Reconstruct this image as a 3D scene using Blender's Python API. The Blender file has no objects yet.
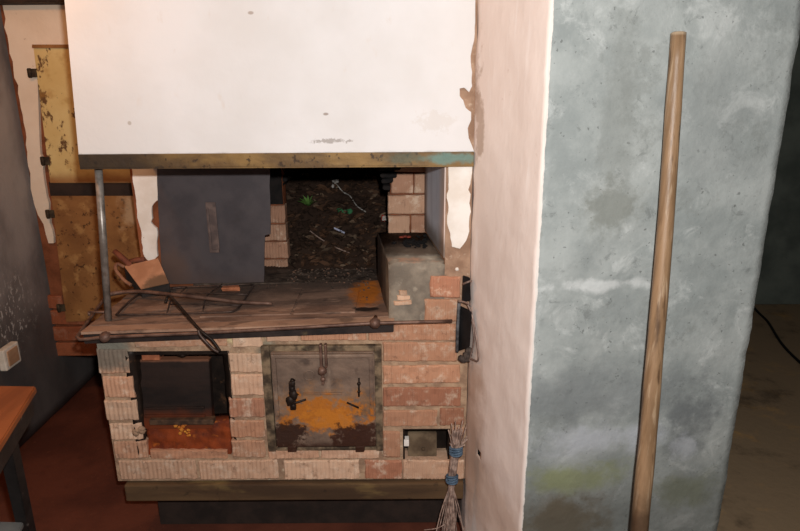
import bpy, bmesh, math, random
from mathutils import Vector, Matrix, noise as mn
random.seed(7)
R = random.random
def U(a, b): return random.uniform(a, b)
sc = bpy.context.scene
col = sc.collection

# ------------------------------------------------------------------ camera
F = 622.0; PITCH = math.radians(16.5); ROLL = math.radians(-0.4); CAMH = 1.48
ROT = Matrix.Rotation(math.pi/2 - PITCH, 3, 'X') @ Matrix.Rotation(ROLL, 3, 'Z')
CAM = Vector((0, 0, CAMH))
cd = bpy.data.cameras.new('camera'); cd.sensor_width = 36; cd.lens = F/800*36; cd.clip_start = .02
cam = bpy.data.objects.new('camera', cd); col.objects.link(cam)
cam.matrix_world = Matrix.Translation(CAM) @ ROT.to_4x4()
sc.camera = cam
def ray(x, y): return ROT @ Vector(((x-400)/F, -(y-265.5)/F, -1))
def PY(x, y, Y): d = ray(x, y); return CAM + d*(Y/d.y)          # survey a point on a plane at distance Y
def PZ(x, y, Z): d = ray(x, y); return CAM + d*((Z-CAMH)/d.z)   # ... at height Z
def PX(x, y, X): d = ray(x, y); return CAM + d*(X/d.x)

# ------------------------------------------------------------------ objects
def tag(o, label=None, cat=None, group=None, kind=None):
    if label: o['label'] = label
    if cat: o['category'] = cat
    if group: o['group'] = group
    if kind: o['kind'] = kind
    return o
def empty(name, loc, label, cat, group=None):
    o = bpy.data.objects.new(name, None); col.objects.link(o); o.location = loc
    o.empty_display_size = .05
    return tag(o, label, cat, group)
def origin(o):
    v = Vector(o.location)
    p = o.parent
    while p: v += Vector(p.location); p = p.parent
    return v
def obj(name, bm, mats, parent=None, base=None, smooth=False, label=None):
    """link a bmesh (built in room coordinates) as one mesh object"""
    if not isinstance(mats, (list, tuple)): mats = [mats]
    me = bpy.data.meshes.new(name)
    bmesh.ops.recalc_face_normals(bm, faces=bm.faces[:])
    if base is None:
        if parent: base = origin(parent)
        else:
            xs = [v.co for v in bm.verts]
            base = Vector((sum(c.x for c in xs)/len(xs), sum(c.y for c in xs)/len(xs), min(c.z for c in xs)))
    base = Vector(base)
    bmesh.ops.translate(bm, vec=-base, verts=bm.verts[:])
    bm.to_mesh(me); bm.free()
    for m in mats: me.materials.append(m)
    o = bpy.data.objects.new(name, me); col.objects.link(o)
    if parent:
        o.parent = parent; o.location = base - origin(parent)
    else: o.location = base
    if smooth:
        for p in me.polygons: p.use_smooth = True
    if label: o['label'] = label
    return o
def struct(name, bm, mats, **k):
    o = obj(name, bm, mats, **k); o['kind'] = 'structure'; return o

# ------------------------------------------------------------------ mesh helpers
def B(): return bmesh.new()
def tint_layer(bm):
    return bm.loops.layers.float_color.get('tint') or bm.loops.layers.float_color.new('tint')
def box(bm, x0, x1, y0, y1, z0, z1, mi=0, bev=0):
    t = B()
    bmesh.ops.create_cube(t, size=1)
    for v in t.verts:
        v.co = Vector((x0+(v.co.x+.5)*(x1-x0), y0+(v.co.y+.5)*(y1-y0), z0+(v.co.z+.5)*(z1-z0)))
    if bev: bmesh.ops.bevel(t, geom=t.edges[:], offset=bev, segments=2, affect='EDGES', profile=.6)
    merge(bm, t, mi)
def merge(bm, t, mi=None, M=None):
    if M is not None: bmesh.ops.transform(t, matrix=M, verts=t.verts[:])
    if mi is not None:
        for f in t.faces: f.material_index = mi
    lt = t.loops.layers.float_color.get('tint'); lb = tint_layer(bm) if lt else bm.loops.layers.float_color.get('tint')
    vm = {v: bm.verts.new(v.co) for v in t.verts}
    for f in t.faces:
        try: nf = bm.faces.new([vm[v] for v in f.verts])
        except ValueError: continue
        nf.material_index = f.material_index; nf.smooth = f.smooth
        if lt:
            for a, b in zip(nf.loops, f.loops): a[lb] = b[lt]
    t.free()
def prism(bm, pts, y0, y1, mi=0, bev=0):
    """outline in (x, z) extruded from y0 (front) to y1"""
    t = B()
    a = [t.verts.new((p[0], y0, p[1])) for p in pts]; b = [t.verts.new((p[0], y1, p[1])) for p in pts]
    f = t.faces.new(a); t.faces.new(b[::-1])
    n = len(pts)
    for i in range(n): t.faces.new((a[i], b[i], b[(i+1) % n], a[(i+1) % n]))
    if bev: bmesh.ops.bevel(t, geom=[e for e in f.edges], offset=bev, segments=2, affect='EDGES')
    merge(bm, t, mi)
def hexa(bm, c, mi=0, bev=0):
    """8 corners: bottom 4 then top 4, same order"""
    t = B(); v = [t.verts.new(p) for p in c]
    for q in ((0,1,2,3), (4,5,6,7), (0,1,5,4), (1,2,6,5), (2,3,7,6), (3,0,4,7)): t.faces.new([v[i] for i in q])
    bmesh.ops.recalc_face_normals(t, faces=t.faces[:])
    if bev: bmesh.ops.bevel(t, geom=t.edges[:], offset=bev, segments=2, affect='EDGES')
    merge(bm, t, mi)
def tube(bm, pts, r, seg=10, mi=0, closed=False, cap=True):
    pts = [Vector(p) for p in pts]; n = len(pts)
    rs = r if isinstance(r, (list, tuple)) else [r]*n
    rings = []; up = None
    for i, p in enumerate(pts):
        if closed: d = pts[(i+1) % n]-pts[i-1]
        else: d = pts[min(i+1, n-1)]-pts[max(i-1, 0)]
        d.normalize()
        if up is None: up = d.orthogonal().normalized()
        up = (up - d*up.dot(d)).normalized(); s = d.cross(up)
        rings.append([bm.verts.new(p+(up*math.cos(2*math.pi*k/seg)+s*math.sin(2*math.pi*k/seg))*rs[i]) for k in range(seg)])
    for i in range(n if closed else n-1):
        A, C = rings[i], rings[(i+1) % n]
        for k in range(seg):
            f = bm.faces.new((A[k], A[(k+1) % seg], C[(k+1) % seg], C[k])); f.smooth = True; f.material_index = mi
    if cap and not closed:
        for rr in (rings[0][::-1], rings[-1]):
            f = bm.faces.new(rr); f.material_index = mi
def smoothpath(pts, n=6):
    P = [Vector(p) for p in pts]; out = []
    for i in range(len(P)-1):
        a, b, c, d = P[max(i-1, 0)], P[i], P[i+1], P[min(i+2, len(P)-1)]
        for k in range(n):
            t = k/n
            out.append(.5*((2*b)+(c-a)*t+(2*a-5*b+4*c-d)*t*t+(3*b-a-3*c+d)*t**3))
    out.append(P[-1]); return out
def sphere(bm, c, r, mi=0, sx=1, sy=1, sz=1, jit=0, sub=2):
    t = B(); bmesh.ops.create_icosphere(t, subdivisions=sub, radius=1)
    for v in t.verts:
        k = 1+jit*mn.noise(v.co*1.7+Vector(c)*9)
        v.co = Vector((c[0]+v.co.x*r*sx*k, c[1]+v.co.y*r*sy*k, c[2]+v.co.z*r*sz*k))
    for f in t.faces: f.smooth = True
    merge(bm, t, mi)
def jag(pts, step=.02, amp=.006, seed=0, keep=()):
    """roughen a 2D outline; segments whose index is in keep stay straight"""
    out = []; n = len(pts)
    for i in range(n):
        a, b = Vector(pts[i]), Vector(pts[(i+1) % n]); L = (b-a).length
        k = max(1, int(L/step)) if i not in keep else 1
        nn = Vector((-(b-a).y, (b-a).x))/(L or 1)
        for j in range(k):
            p = a.lerp(b, j/k)
            if i not in keep and j > 0:
                p = p + nn*amp*(2*mn.noise(Vector((p.x*31+seed, p.y*31, seed*1.3)))+.8*mn.noise(Vector((p.x*90, p.y*90+seed, 2))))
            out.append((p.x, p.y))
    return out
def px_outline(pix, Y): return [(PY(x, y, Y).x, PY(x, y, Y).z) for x, y in pix]
def rough_prism(bm, foot, z0, z1, step=.02, amp=.003, mi=lambda i: 0, top=True, freq=14):
    """vertical prism over a footprint, sides gridded and roughened"""
    t = B(); n = len(foot); nz = max(2, int((z1-z0)/step))
    def wob(p):
        return p + amp*Vector((mn.noise(p*freq), mn.noise(p*freq+Vector((7, 0, 0))), 0)) + .5*amp*Vector((mn.noise(p*freq*4), mn.noise(p*freq*4+Vector((3, 5, 0))), 0))
    for i in range(n):
        a, b = Vector((*foot[i], 0)), Vector((*foot[(i+1) % n], 0)); nx = max(2, int((b-a).length/step))
        g = [[t.verts.new(wob(a.lerp(b, k/nx)+Vector((0, 0, z0+(z1-z0)*j/nz)))) for k in range(nx+1)] for j in range(nz+1)]
        for j in range(nz):
            for k in range(nx):
                f = t.faces.new((g[j][k], g[j][k+1], g[j+1][k+1], g[j+1][k])); f.material_index = mi(i); f.smooth = True
    bmesh.ops.remove_doubles(t, verts=t.verts[:], dist=1e-5)
    if top:
        bmesh.ops.holes_fill(t, edges=[e for e in t.edges if e.is_boundary], sides=0)
    merge(bm, t)
def brick(bm, x0, x1, z0, z1, y, depth=.06, pitch=.0135, rib=.0022, tint=None, mi=0, wear=.002, tilt=0, axis='y'):
    """one ribbed brick with its grooved face towards -y; carries its own clay colour"""
    t = B(); L = tint_layer(t)
    tint = tint or (U(.82, 1.1), U(0, 1), R(), 1)
    n = max(2, int(round((x1-x0)/pitch)))*4
    ph = [0, .15, 1, .85]
    jx = U(0, 9)
    def depthat(i, z):
        x = i/n
        e = .004 if i in (0, n) else 0
        w = wear*2*mn.noise(Vector((x*(x1-x0)*40+jx, z*40, jx)))
        rr = rib*max(0, min(1, .75+.9*mn.noise(Vector((x*6+jx, z*30, 4)))))
        return e + w + (rr if ph[i % 4] > .5 else 0)
    rows = []
    zs = [0, .06, .35, .65, .94, 1]
    for zf in zs:
        z = z0+(z1-z0)*zf
        er = .004 if zf in (0, 1) else 0
        row = []
        for i in range(n+1):
            x = x0+(x1-x0)*i/n
            dz = .0025*mn.noise(Vector((x*35+jx, zf*3, 8)))
            dx = .003*mn.noise(Vector((z*35+jx, 5, 3)))*(1 if i in (0, n) else 0)
            row.append(t.verts.new((x+dx, y+er+depthat(i, z), z+dz+tilt*(i/n-.5))))
        rows.append(row)
    back = [[t.verts.new((v.co.x, y+depth, v.co.z)) for v in (r[0], r[-1])] for r in (rows[0], rows[-1])]
    for a, b in zip(rows, rows[1:]):
        for i in range(n): t.faces.new((a[i], a[i+1], b[i+1], b[i]))
    t.faces.new(rows[0]+[back[0][1], back[0][0]]); t.faces.new(rows[-1]+[back[1][1], back[1][0]])
    t.faces.new([r[0] for r in rows]+[back[1][0], back[0][0]]); t.faces.new([r[-1] for r in rows]+[back[1][1], back[0][1]])
    for f in t.faces:
        for l in f.loops: l[L] = tint
    merge(bm, t, mi)
def pbrick(bm, xa, xb, ya, yb, Y, **k):
    a, b = PY(xa, (ya+yb)/2, Y), PY(xb, (ya+yb)/2, Y)
    xm = (xa+xb)/2
    brick(bm, a.x, b.x, PY(xm, yb, Y).z, PY(xm, ya, Y).z, Y, tilt=k.pop('tilt', U(-.003, .003)), **k)

# ------------------------------------------------------------------ materials
def lin(c):
    c = c/255
    return c/12.92 if c <= .04045 else ((c+.055)/1.055)**2.4
def rgb(t): return (lin(t[0]), lin(t[1]), lin(t[2]), 1)
class Mat:
    def __init__(s, name, rough=.8, metal=0, spec=.3):
        s.m = bpy.data.materials.new(name); s.m.use_nodes = True
        s.t = s.m.node_tree; s.b = s.t.nodes['Principled BSDF']
        s.b.inputs['Roughness'].default_value = rough; s.b.inputs['Metallic'].default_value = metal
        s.b.inputs['Specular IOR Level'].default_value = spec
        g = s.n('ShaderNodeNewGeometry'); s.pos = g.outputs['Position']
        s.c = None; s.h = None
    def n(s, k): return s.t.nodes.new(k)
    def put(s, sock, v):
        if isinstance(v, bpy.types.NodeSocket): s.t.links.new(v, sock)
        else: sock.default_value = v
    def math(s, op, a, b=0, c=None, clamp=False):
        n = s.n('ShaderNodeMath'); n.operation = op; n.use_clamp = clamp
        s.put(n.inputs[0], a); s.put(n.inputs[1], b)
        if c is not None: s.put(n.inputs[2], c)
        return n.outputs[0]
    def vm(s, op, a, b):
        n = s.n('ShaderNodeVectorMath'); n.operation = op
        s.put(n.inputs[0], a); s.put(n.inputs[1], b); return n
    def noise(s, scale, detail=4, rough=.55, stretch=(1, 1, 1), dist=0, off=0):
        v = s.vm('MULTIPLY', s.pos, stretch).outputs[0]
        if off: v = s.vm('ADD', v, (off, off*.7, off*1.3)).outputs[0]
        n = s.n('ShaderNodeTexNoise'); s.put(n.inputs['Vector'], v)
        n.inputs['Scale'].default_value = scale; n.inputs['Detail'].default_value = detail
        n.inputs['Roughness'].default_value = rough; n.inputs['Distortion'].default_value = dist
        return n.outputs['Fac']
    def step(s, f, lo, hi):
        n = s.n('ShaderNodeMapRange'); n.interpolation_type = 'SMOOTHSTEP'
        s.put(n.inputs['Value'], f); n.inputs['From Min'].default_value = lo; n.inputs['From Max'].default_value = hi
        return n.outputs[0]
    def mix(s, f, a, b, mode='MIX'):
        n = s.n('ShaderNodeMix'); n.data_type = 'RGBA'; n.blend_type = mode
        s.put(n.inputs['Factor'], f); s.put(n.inputs['A'], a); s.put(n.inputs['B'], b)
        return n.outputs['Result']
    def base(s, a, b=None, scale=8, lo=.35, hi=.65, **k):
        s.c = rgb(a)
        if b: s.c = s.mix(s.step(s.noise(scale, **k), lo, hi), rgb(a), rgb(b))
        return s
    def over(s, colr, f, amt=1):
        if amt != 1: f = s.math('MULTIPLY', f, amt)
        s.c = s.mix(f, s.c, rgb(colr)); return s
    def speck(s, colr, scale, lo, hi, amt=1, **k): return s.over(colr, s.step(s.noise(scale, **k), lo, hi), amt)
    def blob(s, c, r, soft=.5, wob=.6, scale=9, off=0, detail=5):
        """mask of an irregular stain around world point c with radii r"""
        v = s.vm('SUBTRACT', s.pos, tuple(c)).outputs[0]
        v = s.vm('DIVIDE', v, tuple(r)).outputs[0]
        L = s.vm('LENGTH', v, (0, 0, 0)).outputs['Value']
        nz = s.math('MULTIPLY_ADD', s.noise(scale, detail=detail, rough=.65, off=off), wob*3.6, -wob*1.8)
        L = s.math('ADD', L, nz)
        return s.math('SUBTRACT', 1, s.step(L, 1-soft, 1+soft*.3), clamp=True)
    def axis(s, ax, lo, hi, wob=0, scale=9, off=0):
        """0..1 along a world axis between lo and hi"""
        n = s.n('ShaderNodeSeparateXYZ'); s.put(n.inputs[0], s.pos); f = n.outputs[ax]
        if wob: f = s.math('ADD', f, s.math('MULTIPLY_ADD', s.noise(scale, detail=5, rough=.6, off=off), wob*2, -wob))
        if lo < hi: return s.step(f, lo, hi)
        return s.math('SUBTRACT', 1, s.step(f, hi, lo))
    def tint(s, amt=1):
        """multiply by per-piece clay value and shift the hue by its own colour"""
        a = s.n('ShaderNodeAttribute'); a.attribute_name = 'tint'
        sp = s.n('ShaderNodeSeparateColor'); s.put(sp.inputs[0], a.outputs['Color'])
        return sp.outputs
    def bump(s, scale=40, amt=.3, dist=.004, detail=6, h=None, **k):
        f = h if h is not None else s.noise(scale, detail=detail, **k)
        n = s.n('ShaderNodeBump'); n.inputs['Strength'].default_value = amt; n.inputs['Distance'].default_value = dist
        s.put(n.inputs['Height'], f)
        if s.h is not None: s.put(n.inputs['Normal'], s.h)
        s.h = n.outputs[0]; return s
    def done(s):
        s.put(s.b.inputs['Base Color'], s.c)
        if s.h is not None: s.put(s.b.inputs['Normal'], s.h)
        return s.m
def simple(name, a, b=None, scale=20, rough=.8, metal=0, bump=(60, .3, .003), spec=.3, specks=()):
    m = Mat(name, rough, metal, spec).base(a, b, scale)
    for q in specks: m.speck(*q)
    if bump: m.bump(*bump)
    return m.done()

M = {}
# white hood plaster
m = Mat('hood_plaster', .75, 0, .25).base((228, 226, 225), (219, 216, 213), 3)
m.speck((214, 203, 192), 26, .62, .8, .5, stretch=(1, 1, .5)).speck((170, 150, 130), 55, .74, .8, .6)
m.over((205, 195, 183), m.blob(PY(435, 122, 1.73), (.05, .1, .03), .5, 1.1, 50), .3)
m.over((150, 135, 122), m.blob(PY(326, 114, 1.73), (.008, .1, .004), .4, .2), .8)
m.over((160, 140, 125), m.blob(PY(251, 13, 1.73), (.009, .1, .005), .4, .3), .7)
m.over((165, 150, 135), m.blob(PY(130, 123, 1.73), (.006, .1, .006), .4, .3), .6)
m.over((120, 105, 92), m.blob(PY(330, 141, 1.73), (.05, .1, .006), .4, 1.2, 90), .55)
m.over((110, 95, 80), m.axis(2, 1.298, 1.286, .006, 30), .6)
M['hood'] = m.bump(9, .25, .01, 3).bump(70, .18, .003).done()
# old brown render where plaster fell off
m = Mat('brown_render', .95, 0, .1).base((176, 145, 121), (146, 116, 95), 16)
M['render'] = m.speck((205, 182, 160), 60, .6, .75, .6).bump(50, .7, .006).done()
# white lime flakes inside the hearth
m = Mat('lime_plaster', .85, 0, .2).base((240, 234, 226), (226, 216, 204), 12)
M['lime'] = m.speck((160, 132, 110), 45, .7, .76, .8).bump(40, .35, .004).done()
# pier: pinkish whitewash
m = Mat('pink_whitewash', .8, 0, .25).base((240, 228, 220), (232, 218, 209), 5, stretch=(1, 1, .5))
m.speck((252, 246, 242), 14, .55, .8, .5, stretch=(3, 3, .4)).speck((190, 160, 142), 40, .68, .8, .35)
m.over((176, 148, 128), m.blob(PY(467, 440, 1.68), (.06, .12, .33), .6, .5, 6), .8)
m.over((196, 170, 150), m.blob(PY(490, 520, 1.5), (.2, .35, .16), .6, .5, 7), .55)
m.over((165, 138, 116), m.blob(PY(474, 110, 1.7), (.025, .035, .16), .4, .9, 14), .7)
M['pink'] = m.bump(8, .3, .012, 3).bump(60, .25, .003, stretch=(1, 1, .4)).done()
# pier: grey cement render
m = Mat('grey_cement', .8, 0, .25).base((161, 166, 163), (136, 142, 140), 5, .36, .64, detail=7, rough=.65)
m.speck((192, 196, 193), 9, .52, .68, .6, detail=8, rough=.7, dist=.6).speck((104, 108, 106), 24, .56, .68, .55, detail=8, rough=.75, dist=.4).speck((122, 126, 122), 7, .54, .66, .5, detail=9, rough=.75, off=7)
m.speck((84, 86, 84), 85, .66, .72, .6, detail=3)
FY = 1.40
m.over((118, 121, 114), m.blob(PY(614, 205, FY), (.075, .3, .075), .6, .8, 16, 3, 8), .75)
m.over((124, 128, 124), m.blob(PY(622, 105, FY), (.05, .3, .2), .7, .9, 12, 5, 8), .55)
m.over((136, 140, 138), m.blob(PY(720, 120, FY), (.12, .3, .2), .8, .8, 8, 25, 8), .45)
m.over((208, 211, 209), m.blob(PY(600, 285, FY), (.14, .3, .018), .7, 1.0, 12, 7, 8), .6)
m.over((108, 113, 114), m.blob(PY(590, 395, FY), (.34, .3, .10), .8, .7, 9, 8, 8), .6)
m.over((88, 92, 94), m.blob(PY(692, 425, FY), (.08, .3, .11), .8, .8, 18, 9, 8), .7)
m.over((192, 196, 204), m.blob(PY(600, 440, FY), (.22, .3, .05), .8, .8, 10, 11, 8), .55)
m.over((186, 190, 196), m.blob(PY(690, 455, FY), (.05, .3, .04), .8, .9, 20, 31, 8), .55)
m.over((138, 144, 98), m.blob(PY(575, 478, FY), (.17, .3, .05), .8, .7, 12, 12, 8), .8)
m.over((98, 78, 48), m.blob(PY(558, 518, FY), (.16, .3, .095), .6, .5, 12, 13, 8), .92)
m.over((112, 116, 84), m.blob(PY(690, 500, FY), (.12, .3, .07), .8, .8, 12, 14, 8), .6)
m.over((84, 86, 80), m.axis(2, .72, .30, .14, 6, 15), .6)
m.over((226, 218, 210), m.blob((.3168, 1.375, 1.2), (.0048, .06, 1.3), .3, .5, 22, 16, 6), .95)   # whitewash that wraps the corner
M['grey'] = m.bump(6, .5, .015, 4).bump(35, .45, .006, 8, rough=.65).done()
# bricks
def brickmat(name, warm, pale, dark, dust=.7):
    m = Mat(name, .92, 0, .12); s = m.tint()
    m.c = m.mix(m.step(s[1], .2, .9), rgb(warm), rgb(pale))
    m.c = m.mix(m.step(s[2], .82, 1), m.c, rgb(dark))
    m.speck((224, 200, 176), 22, .5, .68, dust, detail=8, rough=.72).speck((112, 80, 62), 34, .56, .70, .6, detail=7, rough=.7, off=4)
    v = m.n('ShaderNodeCombineColor')
    for i in range(3): m.put(v.inputs[i], s[0])
    m.c = m.mix(1, m.c, v.outputs[0], 'MULTIPLY')
    return m
m = brickmat('ribbed_brick', (194, 144, 114), (208, 172, 144), (174, 120, 94))
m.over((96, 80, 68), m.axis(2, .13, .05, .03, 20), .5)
m.over((100, 100, 92), m.blob(PY(112, 356, 1.73), (.09, .2, .06), .5, .5, 18), .8)
M['brick'] = m.bump(80, .5, .003).done()
m = brickmat('hearth_brick', (170, 128, 104), (188, 150, 124), (140, 96, 78))
M['hearthbrick'] = m.bump(80, .5, .003).done()
m = Mat('sooty_brick', .9, 0, .2).base((34, 29, 27), (20, 18, 18), 30)
M['soot'] = m.bump(70, .6, .004).done()
m = brickmat('left_brick', (160, 92, 62), (176, 106, 72), (120, 66, 46), .15)
M['leftbrick'] = m.bump(80, .4, .003).done()
# mortar of the stove
m = Mat('stove_mortar', .95, 0, .1).base((184, 154, 126), (148, 120, 98), 22)
m.speck((212, 196, 170), 45, .58, .74, .6).speck((74, 60, 52), 30, .62, .78, .6, off=3)
m.over((150, 120, 96), m.blob(PY(180, 343, 1.73), (.22, .2, .03), .5, .5, 18), .5)
m.over((214, 194, 148), m.blob(PY(243, 341, 1.73), (.07, .2, .022), .4, .4, 18), .85)
m.over((122, 124, 114), m.blob(PY(110, 352, 1.73), (.07, .2, .06), .5, .4, 18), .85)
m.over((120, 118, 104), m.blob(PY(268, 352, 1.73), (.04, .2, .05), .5, .5, 18), .7)
M['mortar'] = m.bump(35, .9, .008).bump(120, .5, .003).done()
# iron
m = Mat('cooktop_iron', .75, .0, .3).base((146, 117, 99), (106, 84, 72), 9, stretch=(.5, 1.5, 1))
m.speck((176, 144, 122), 40, .54, .70, .6, stretch=(.4, 1.4, 1)).speck((66, 52, 46), 26, .56, .70, .75, stretch=(.5, 1.5, 1), off=6)
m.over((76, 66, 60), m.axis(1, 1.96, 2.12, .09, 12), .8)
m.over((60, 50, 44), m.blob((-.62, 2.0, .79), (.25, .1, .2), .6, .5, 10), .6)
m.over((196, 112, 34), m.blob(PZ(367, 292, .80), (.066, .15, .1), .5, .35, 22), .95)
m.over((30, 22, 18), m.blob(PZ(366, 311, .79), (.045, .018, .1), .3, .3, 30), .95)
M['cooktop'] = m.bump(60, .6, .004).done()
M['darkiron'] = simple('dark_iron', (50, 39, 32), (32, 25, 21), 25, .55, .5, (70, .4, .002), .4, [((112, 78, 52), 30, .62, .75, .6)])
M['plateedge'] = simple('sooty_frame_iron', (58, 48, 44), (36, 31, 30), 14, .6, .3, (50, .5, .003), .4, [((120, 104, 72), 18, .6, .75, .5)])
M['rail'] = simple('brown_rail_iron', (126, 98, 84), (92, 68, 58), 30, .55, .4, (90, .4, .002), .4, [((60, 42, 34), 30, .6, .75, .6)])
m = Mat('angle_iron', .6, .2, .4).base((138, 108, 62), (100, 76, 46), 20, stretch=(.4, 1, 1))
m.speck((52, 36, 22), 55, .58, .68, .85).speck((44, 34, 26), 12, .55, .75, .6, stretch=(.4, 1, 1), off=2)
m.over((44, 37, 31), m.axis(0, -.5, -.8, .12, 6), .85)
m.over((102, 128, 118), m.blob(PY(450, 158, 1.725), (.085, .2, .018), .5, .6, 22), .9)
m.over((84, 92, 76), m.blob(PY(405, 158, 1.725), (.06, .2, .02), .5, .7, 22), .6)
M['angle'] = m.bump(60, .6, .003).done()
M['steel'] = simple('bare_steel_pole', (150, 142, 134), (112, 104, 96), 30, .38, .35, (60, .2, .001), .5, [((96, 66, 44), 25, .62, .75, .5)])
m = Mat('blue_grey_sheet', .55, .1, .4).base((80, 73, 74), (69, 63, 65), 12)
m.speck((98, 96, 100), 200, .62, .74, .35, detail=2).speck((54, 46, 44), 14, .6, .8, .4)
m.over((96, 76, 66), m.blob(PY(168, 275, 2.1), (.08, .2, .15), .7, .6, 9), .7)
m.over((84, 68, 62), m.axis(2, .86, .77, .03, 10), .6)
M['sheet'] = m.bump(150, .15, .001).done()
# plinth
m = Mat('plinth_board', .8, 0, .2).base((98, 76, 53), (70, 53, 39), 8, stretch=(.25, 1, 2))
M['plinth'] = m.speck((140, 116, 72), 14, .58, .75, .6, stretch=(.3, 1, 1)).speck((40, 32, 26), 24, .6, .75, .7).bump(40, .4, .003).done()
M['dark'] = simple('soot_and_hole_shade_black', (20, 17, 16), (13, 12, 11), 20, .9)  # for the soot crumbs, and for shade painted inside the pier hole
m = Mat('rust_lower_plate', .75, .1, .3).base((142, 62, 22), (92, 36, 16), 14)
M['rustplate'] = m.speck((196, 104, 34), 28, .56, .72, .8).speck((50, 26, 18), 18, .56, .74, .8, off=5).bump(50, .7, .004).done()
m = Mat('oven_dark_plate', .6, .1, .35).base((46, 32, 26), (28, 20, 17), 10, stretch=(.4, 1, 2))
m.speck((82, 58, 46), 16, .6, .76, .5, stretch=(.3, 1, 2)).over((150, 100, 74), m.axis(2, .64, .652, .004, 30), .9)
m.over((120, 54, 22), m.axis(2, .50, .44, .03, 14), .8)
M['ovenplate'] = m.bump(40, .3, .003).done()
DY = 1.70
m = Mat('rusty_oven_door', .6, .15, .35).base((140, 117, 100), (106, 88, 76), 12, stretch=(.7, 1, 1))
m.speck((172, 150, 130), 22, .58, .74, .5, stretch=(1, 1, .5)).speck((60, 48, 44), 18, .6, .75, .6, off=3)
m.over((166, 118, 72), m.blob(PY(326, 405, DY), (.17, .2, .07), .7, 1.0, 30, 2), .5)
m.over((184, 110, 36), m.blob(PY(326, 413, DY), (.15, .2, .055), .5, 1.3, 34, 2, 8), .95)
m.over((200, 124, 42), m.blob(PY(330, 420, DY), (.09, .2, .05), .5, 1.2, 40, 3, 8), .8)
m.over((52, 30, 21), m.blob(PY(288, 438, DY), (.075, .2, .052), .3, .9, 28, 6, 8), .95)
m.over((60, 32, 21), m.blob(PY(357, 440, DY), (.082, .2, .055), .3, .9, 28, 7, 8), .95)
m.over((60, 34, 22), m.axis(2, PY(326, 440, DY).z, PY(326, 448, DY).z, .015, 30), .85)
M['ovendoor'] = m.bump(30, .4, .004).bump(90, .5, .003).done()
M['doorframe'] = simple('soot_green_frame', (146, 124, 98), (70, 58, 46), 26, .7, .2, (50, .6, .004), .3, [((138, 126, 96), 22, .58, .74, .7)])
M['ash'] = simple('ash_hatch_plate', (122, 104, 82), (84, 68, 52), 16, .8, 0, (50, .5, .003), .2, [((44, 34, 28), 18, .58, .74, .7)])
# ledge
m = Mat('grey_ledge_cement', .9, 0, .15).base((150, 138, 122), (118, 108, 96), 14)
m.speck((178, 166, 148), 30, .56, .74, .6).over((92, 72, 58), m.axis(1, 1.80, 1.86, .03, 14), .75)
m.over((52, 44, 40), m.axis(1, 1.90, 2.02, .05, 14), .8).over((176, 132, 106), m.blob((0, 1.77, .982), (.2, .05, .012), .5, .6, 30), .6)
M['ledge'] = m.bump(35, .8, .006).done()
# left side doors
m = Mat('yellow_paint', .5, 0, .4).base((226, 200, 138), (216, 186, 122), 7)
LX = PY(45, 110, 2.66).x
n1 = m.noise(26, detail=7, rough=.68, stretch=(1, 1, .6)); edge = m.axis(0, LX+.26, LX-.02, .08, 9)
m.over((82, 42, 18), m.step(m.math('ADD', n1, m.math('MULTIPLY', edge, .2)), .73, .79), .9)
m.over((176, 128, 60), m.step(m.noise(12, off=4), .56, .7), .5)
m.over((136, 70, 24), m.axis(2, 1.13, 1.08, .03, 9), .7)
M['yellow'] = m.bump(40, .4, .003).done()
m = Mat('rusty_lower_door', .7, .1, .35).base((160, 112, 64), (134, 90, 50), 7)
m.speck((84, 46, 22), 22, .55, .68, .75, detail=7, rough=.7).speck((196, 150, 92), 15, .56, .7, .6, off=3).speck((66, 38, 20), 48, .62, .68, .8)
m.over((206, 178, 142), m.blob(PY(138, 210, 2.68), (.09, .2, .1), .7, .7, 14), .55)  # pale patch: a reflection painted into the door colour
M['rustdoor'] = m.bump(40, .4, .003).done()
M['hinge'] = simple('hinge_iron', (88, 76, 58), (56, 46, 36), 30, .7, .3)
m = Mat('pale_wall_plaster', .9, 0, .2).base((240, 222, 200), (230, 210, 186), 5)
M['backplaster'] = m.speck((150, 112, 88), 30, .68, .78, .5).bump(25, .4, .005).done()
m = Mat('brown_back_render', .95, 0, .1).base((142, 86, 58), (112, 66, 44), 10)
M['backrender'] = m.bump(40, .6, .006).done()
m = Mat('dark_grey_wall', .55, 0, .4).base((168, 159, 153), (126, 119, 115), 4, .36, .64, stretch=(1, 1, .6))
m.speck((170, 160, 152), 10, .56, .8, .5, off=2)
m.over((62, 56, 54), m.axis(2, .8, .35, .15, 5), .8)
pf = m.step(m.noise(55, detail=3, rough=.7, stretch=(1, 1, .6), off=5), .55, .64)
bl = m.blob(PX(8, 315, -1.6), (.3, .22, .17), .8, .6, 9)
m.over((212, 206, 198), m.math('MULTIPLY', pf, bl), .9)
M['leftwall'] = m.bump(14, .35, .008).bump(60, .3, .003).done()
m = Mat('red_brown_floor', .75, 0, .25).base((104, 56, 40), (84, 44, 32), 4)
m.speck((136, 84, 60), 40, .62, .78, .4).speck((60, 34, 26), 10, .58, .78, .5, off=4)
fr = m.axis(0, .75, 1.05, .1, 6)
m.over((152, 130, 102), fr, .92)
m.over((190, 148, 92), m.math('MULTIPLY', fr, m.step(m.noise(6, detail=7, rough=.65, off=8), .54, .72)), .7)
m.over((70, 58, 46), m.math('MULTIPLY', fr, m.step(m.noise(4, detail=7, rough=.65, off=2), .52, .72)), .7)
M['floor'] = m.bump(30, .4, .005).done()
M['farwall'] = simple('far_grey_wall', (104, 110, 102), (80, 86, 80), 4, .9)
M['ceiling'] = simple('grey_ceiling', (120, 108, 98), (96, 86, 78), 5, .9)
M['beam'] = simple('dark_beam', (58, 44, 36), (38, 30, 26), 10, .8)
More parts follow.
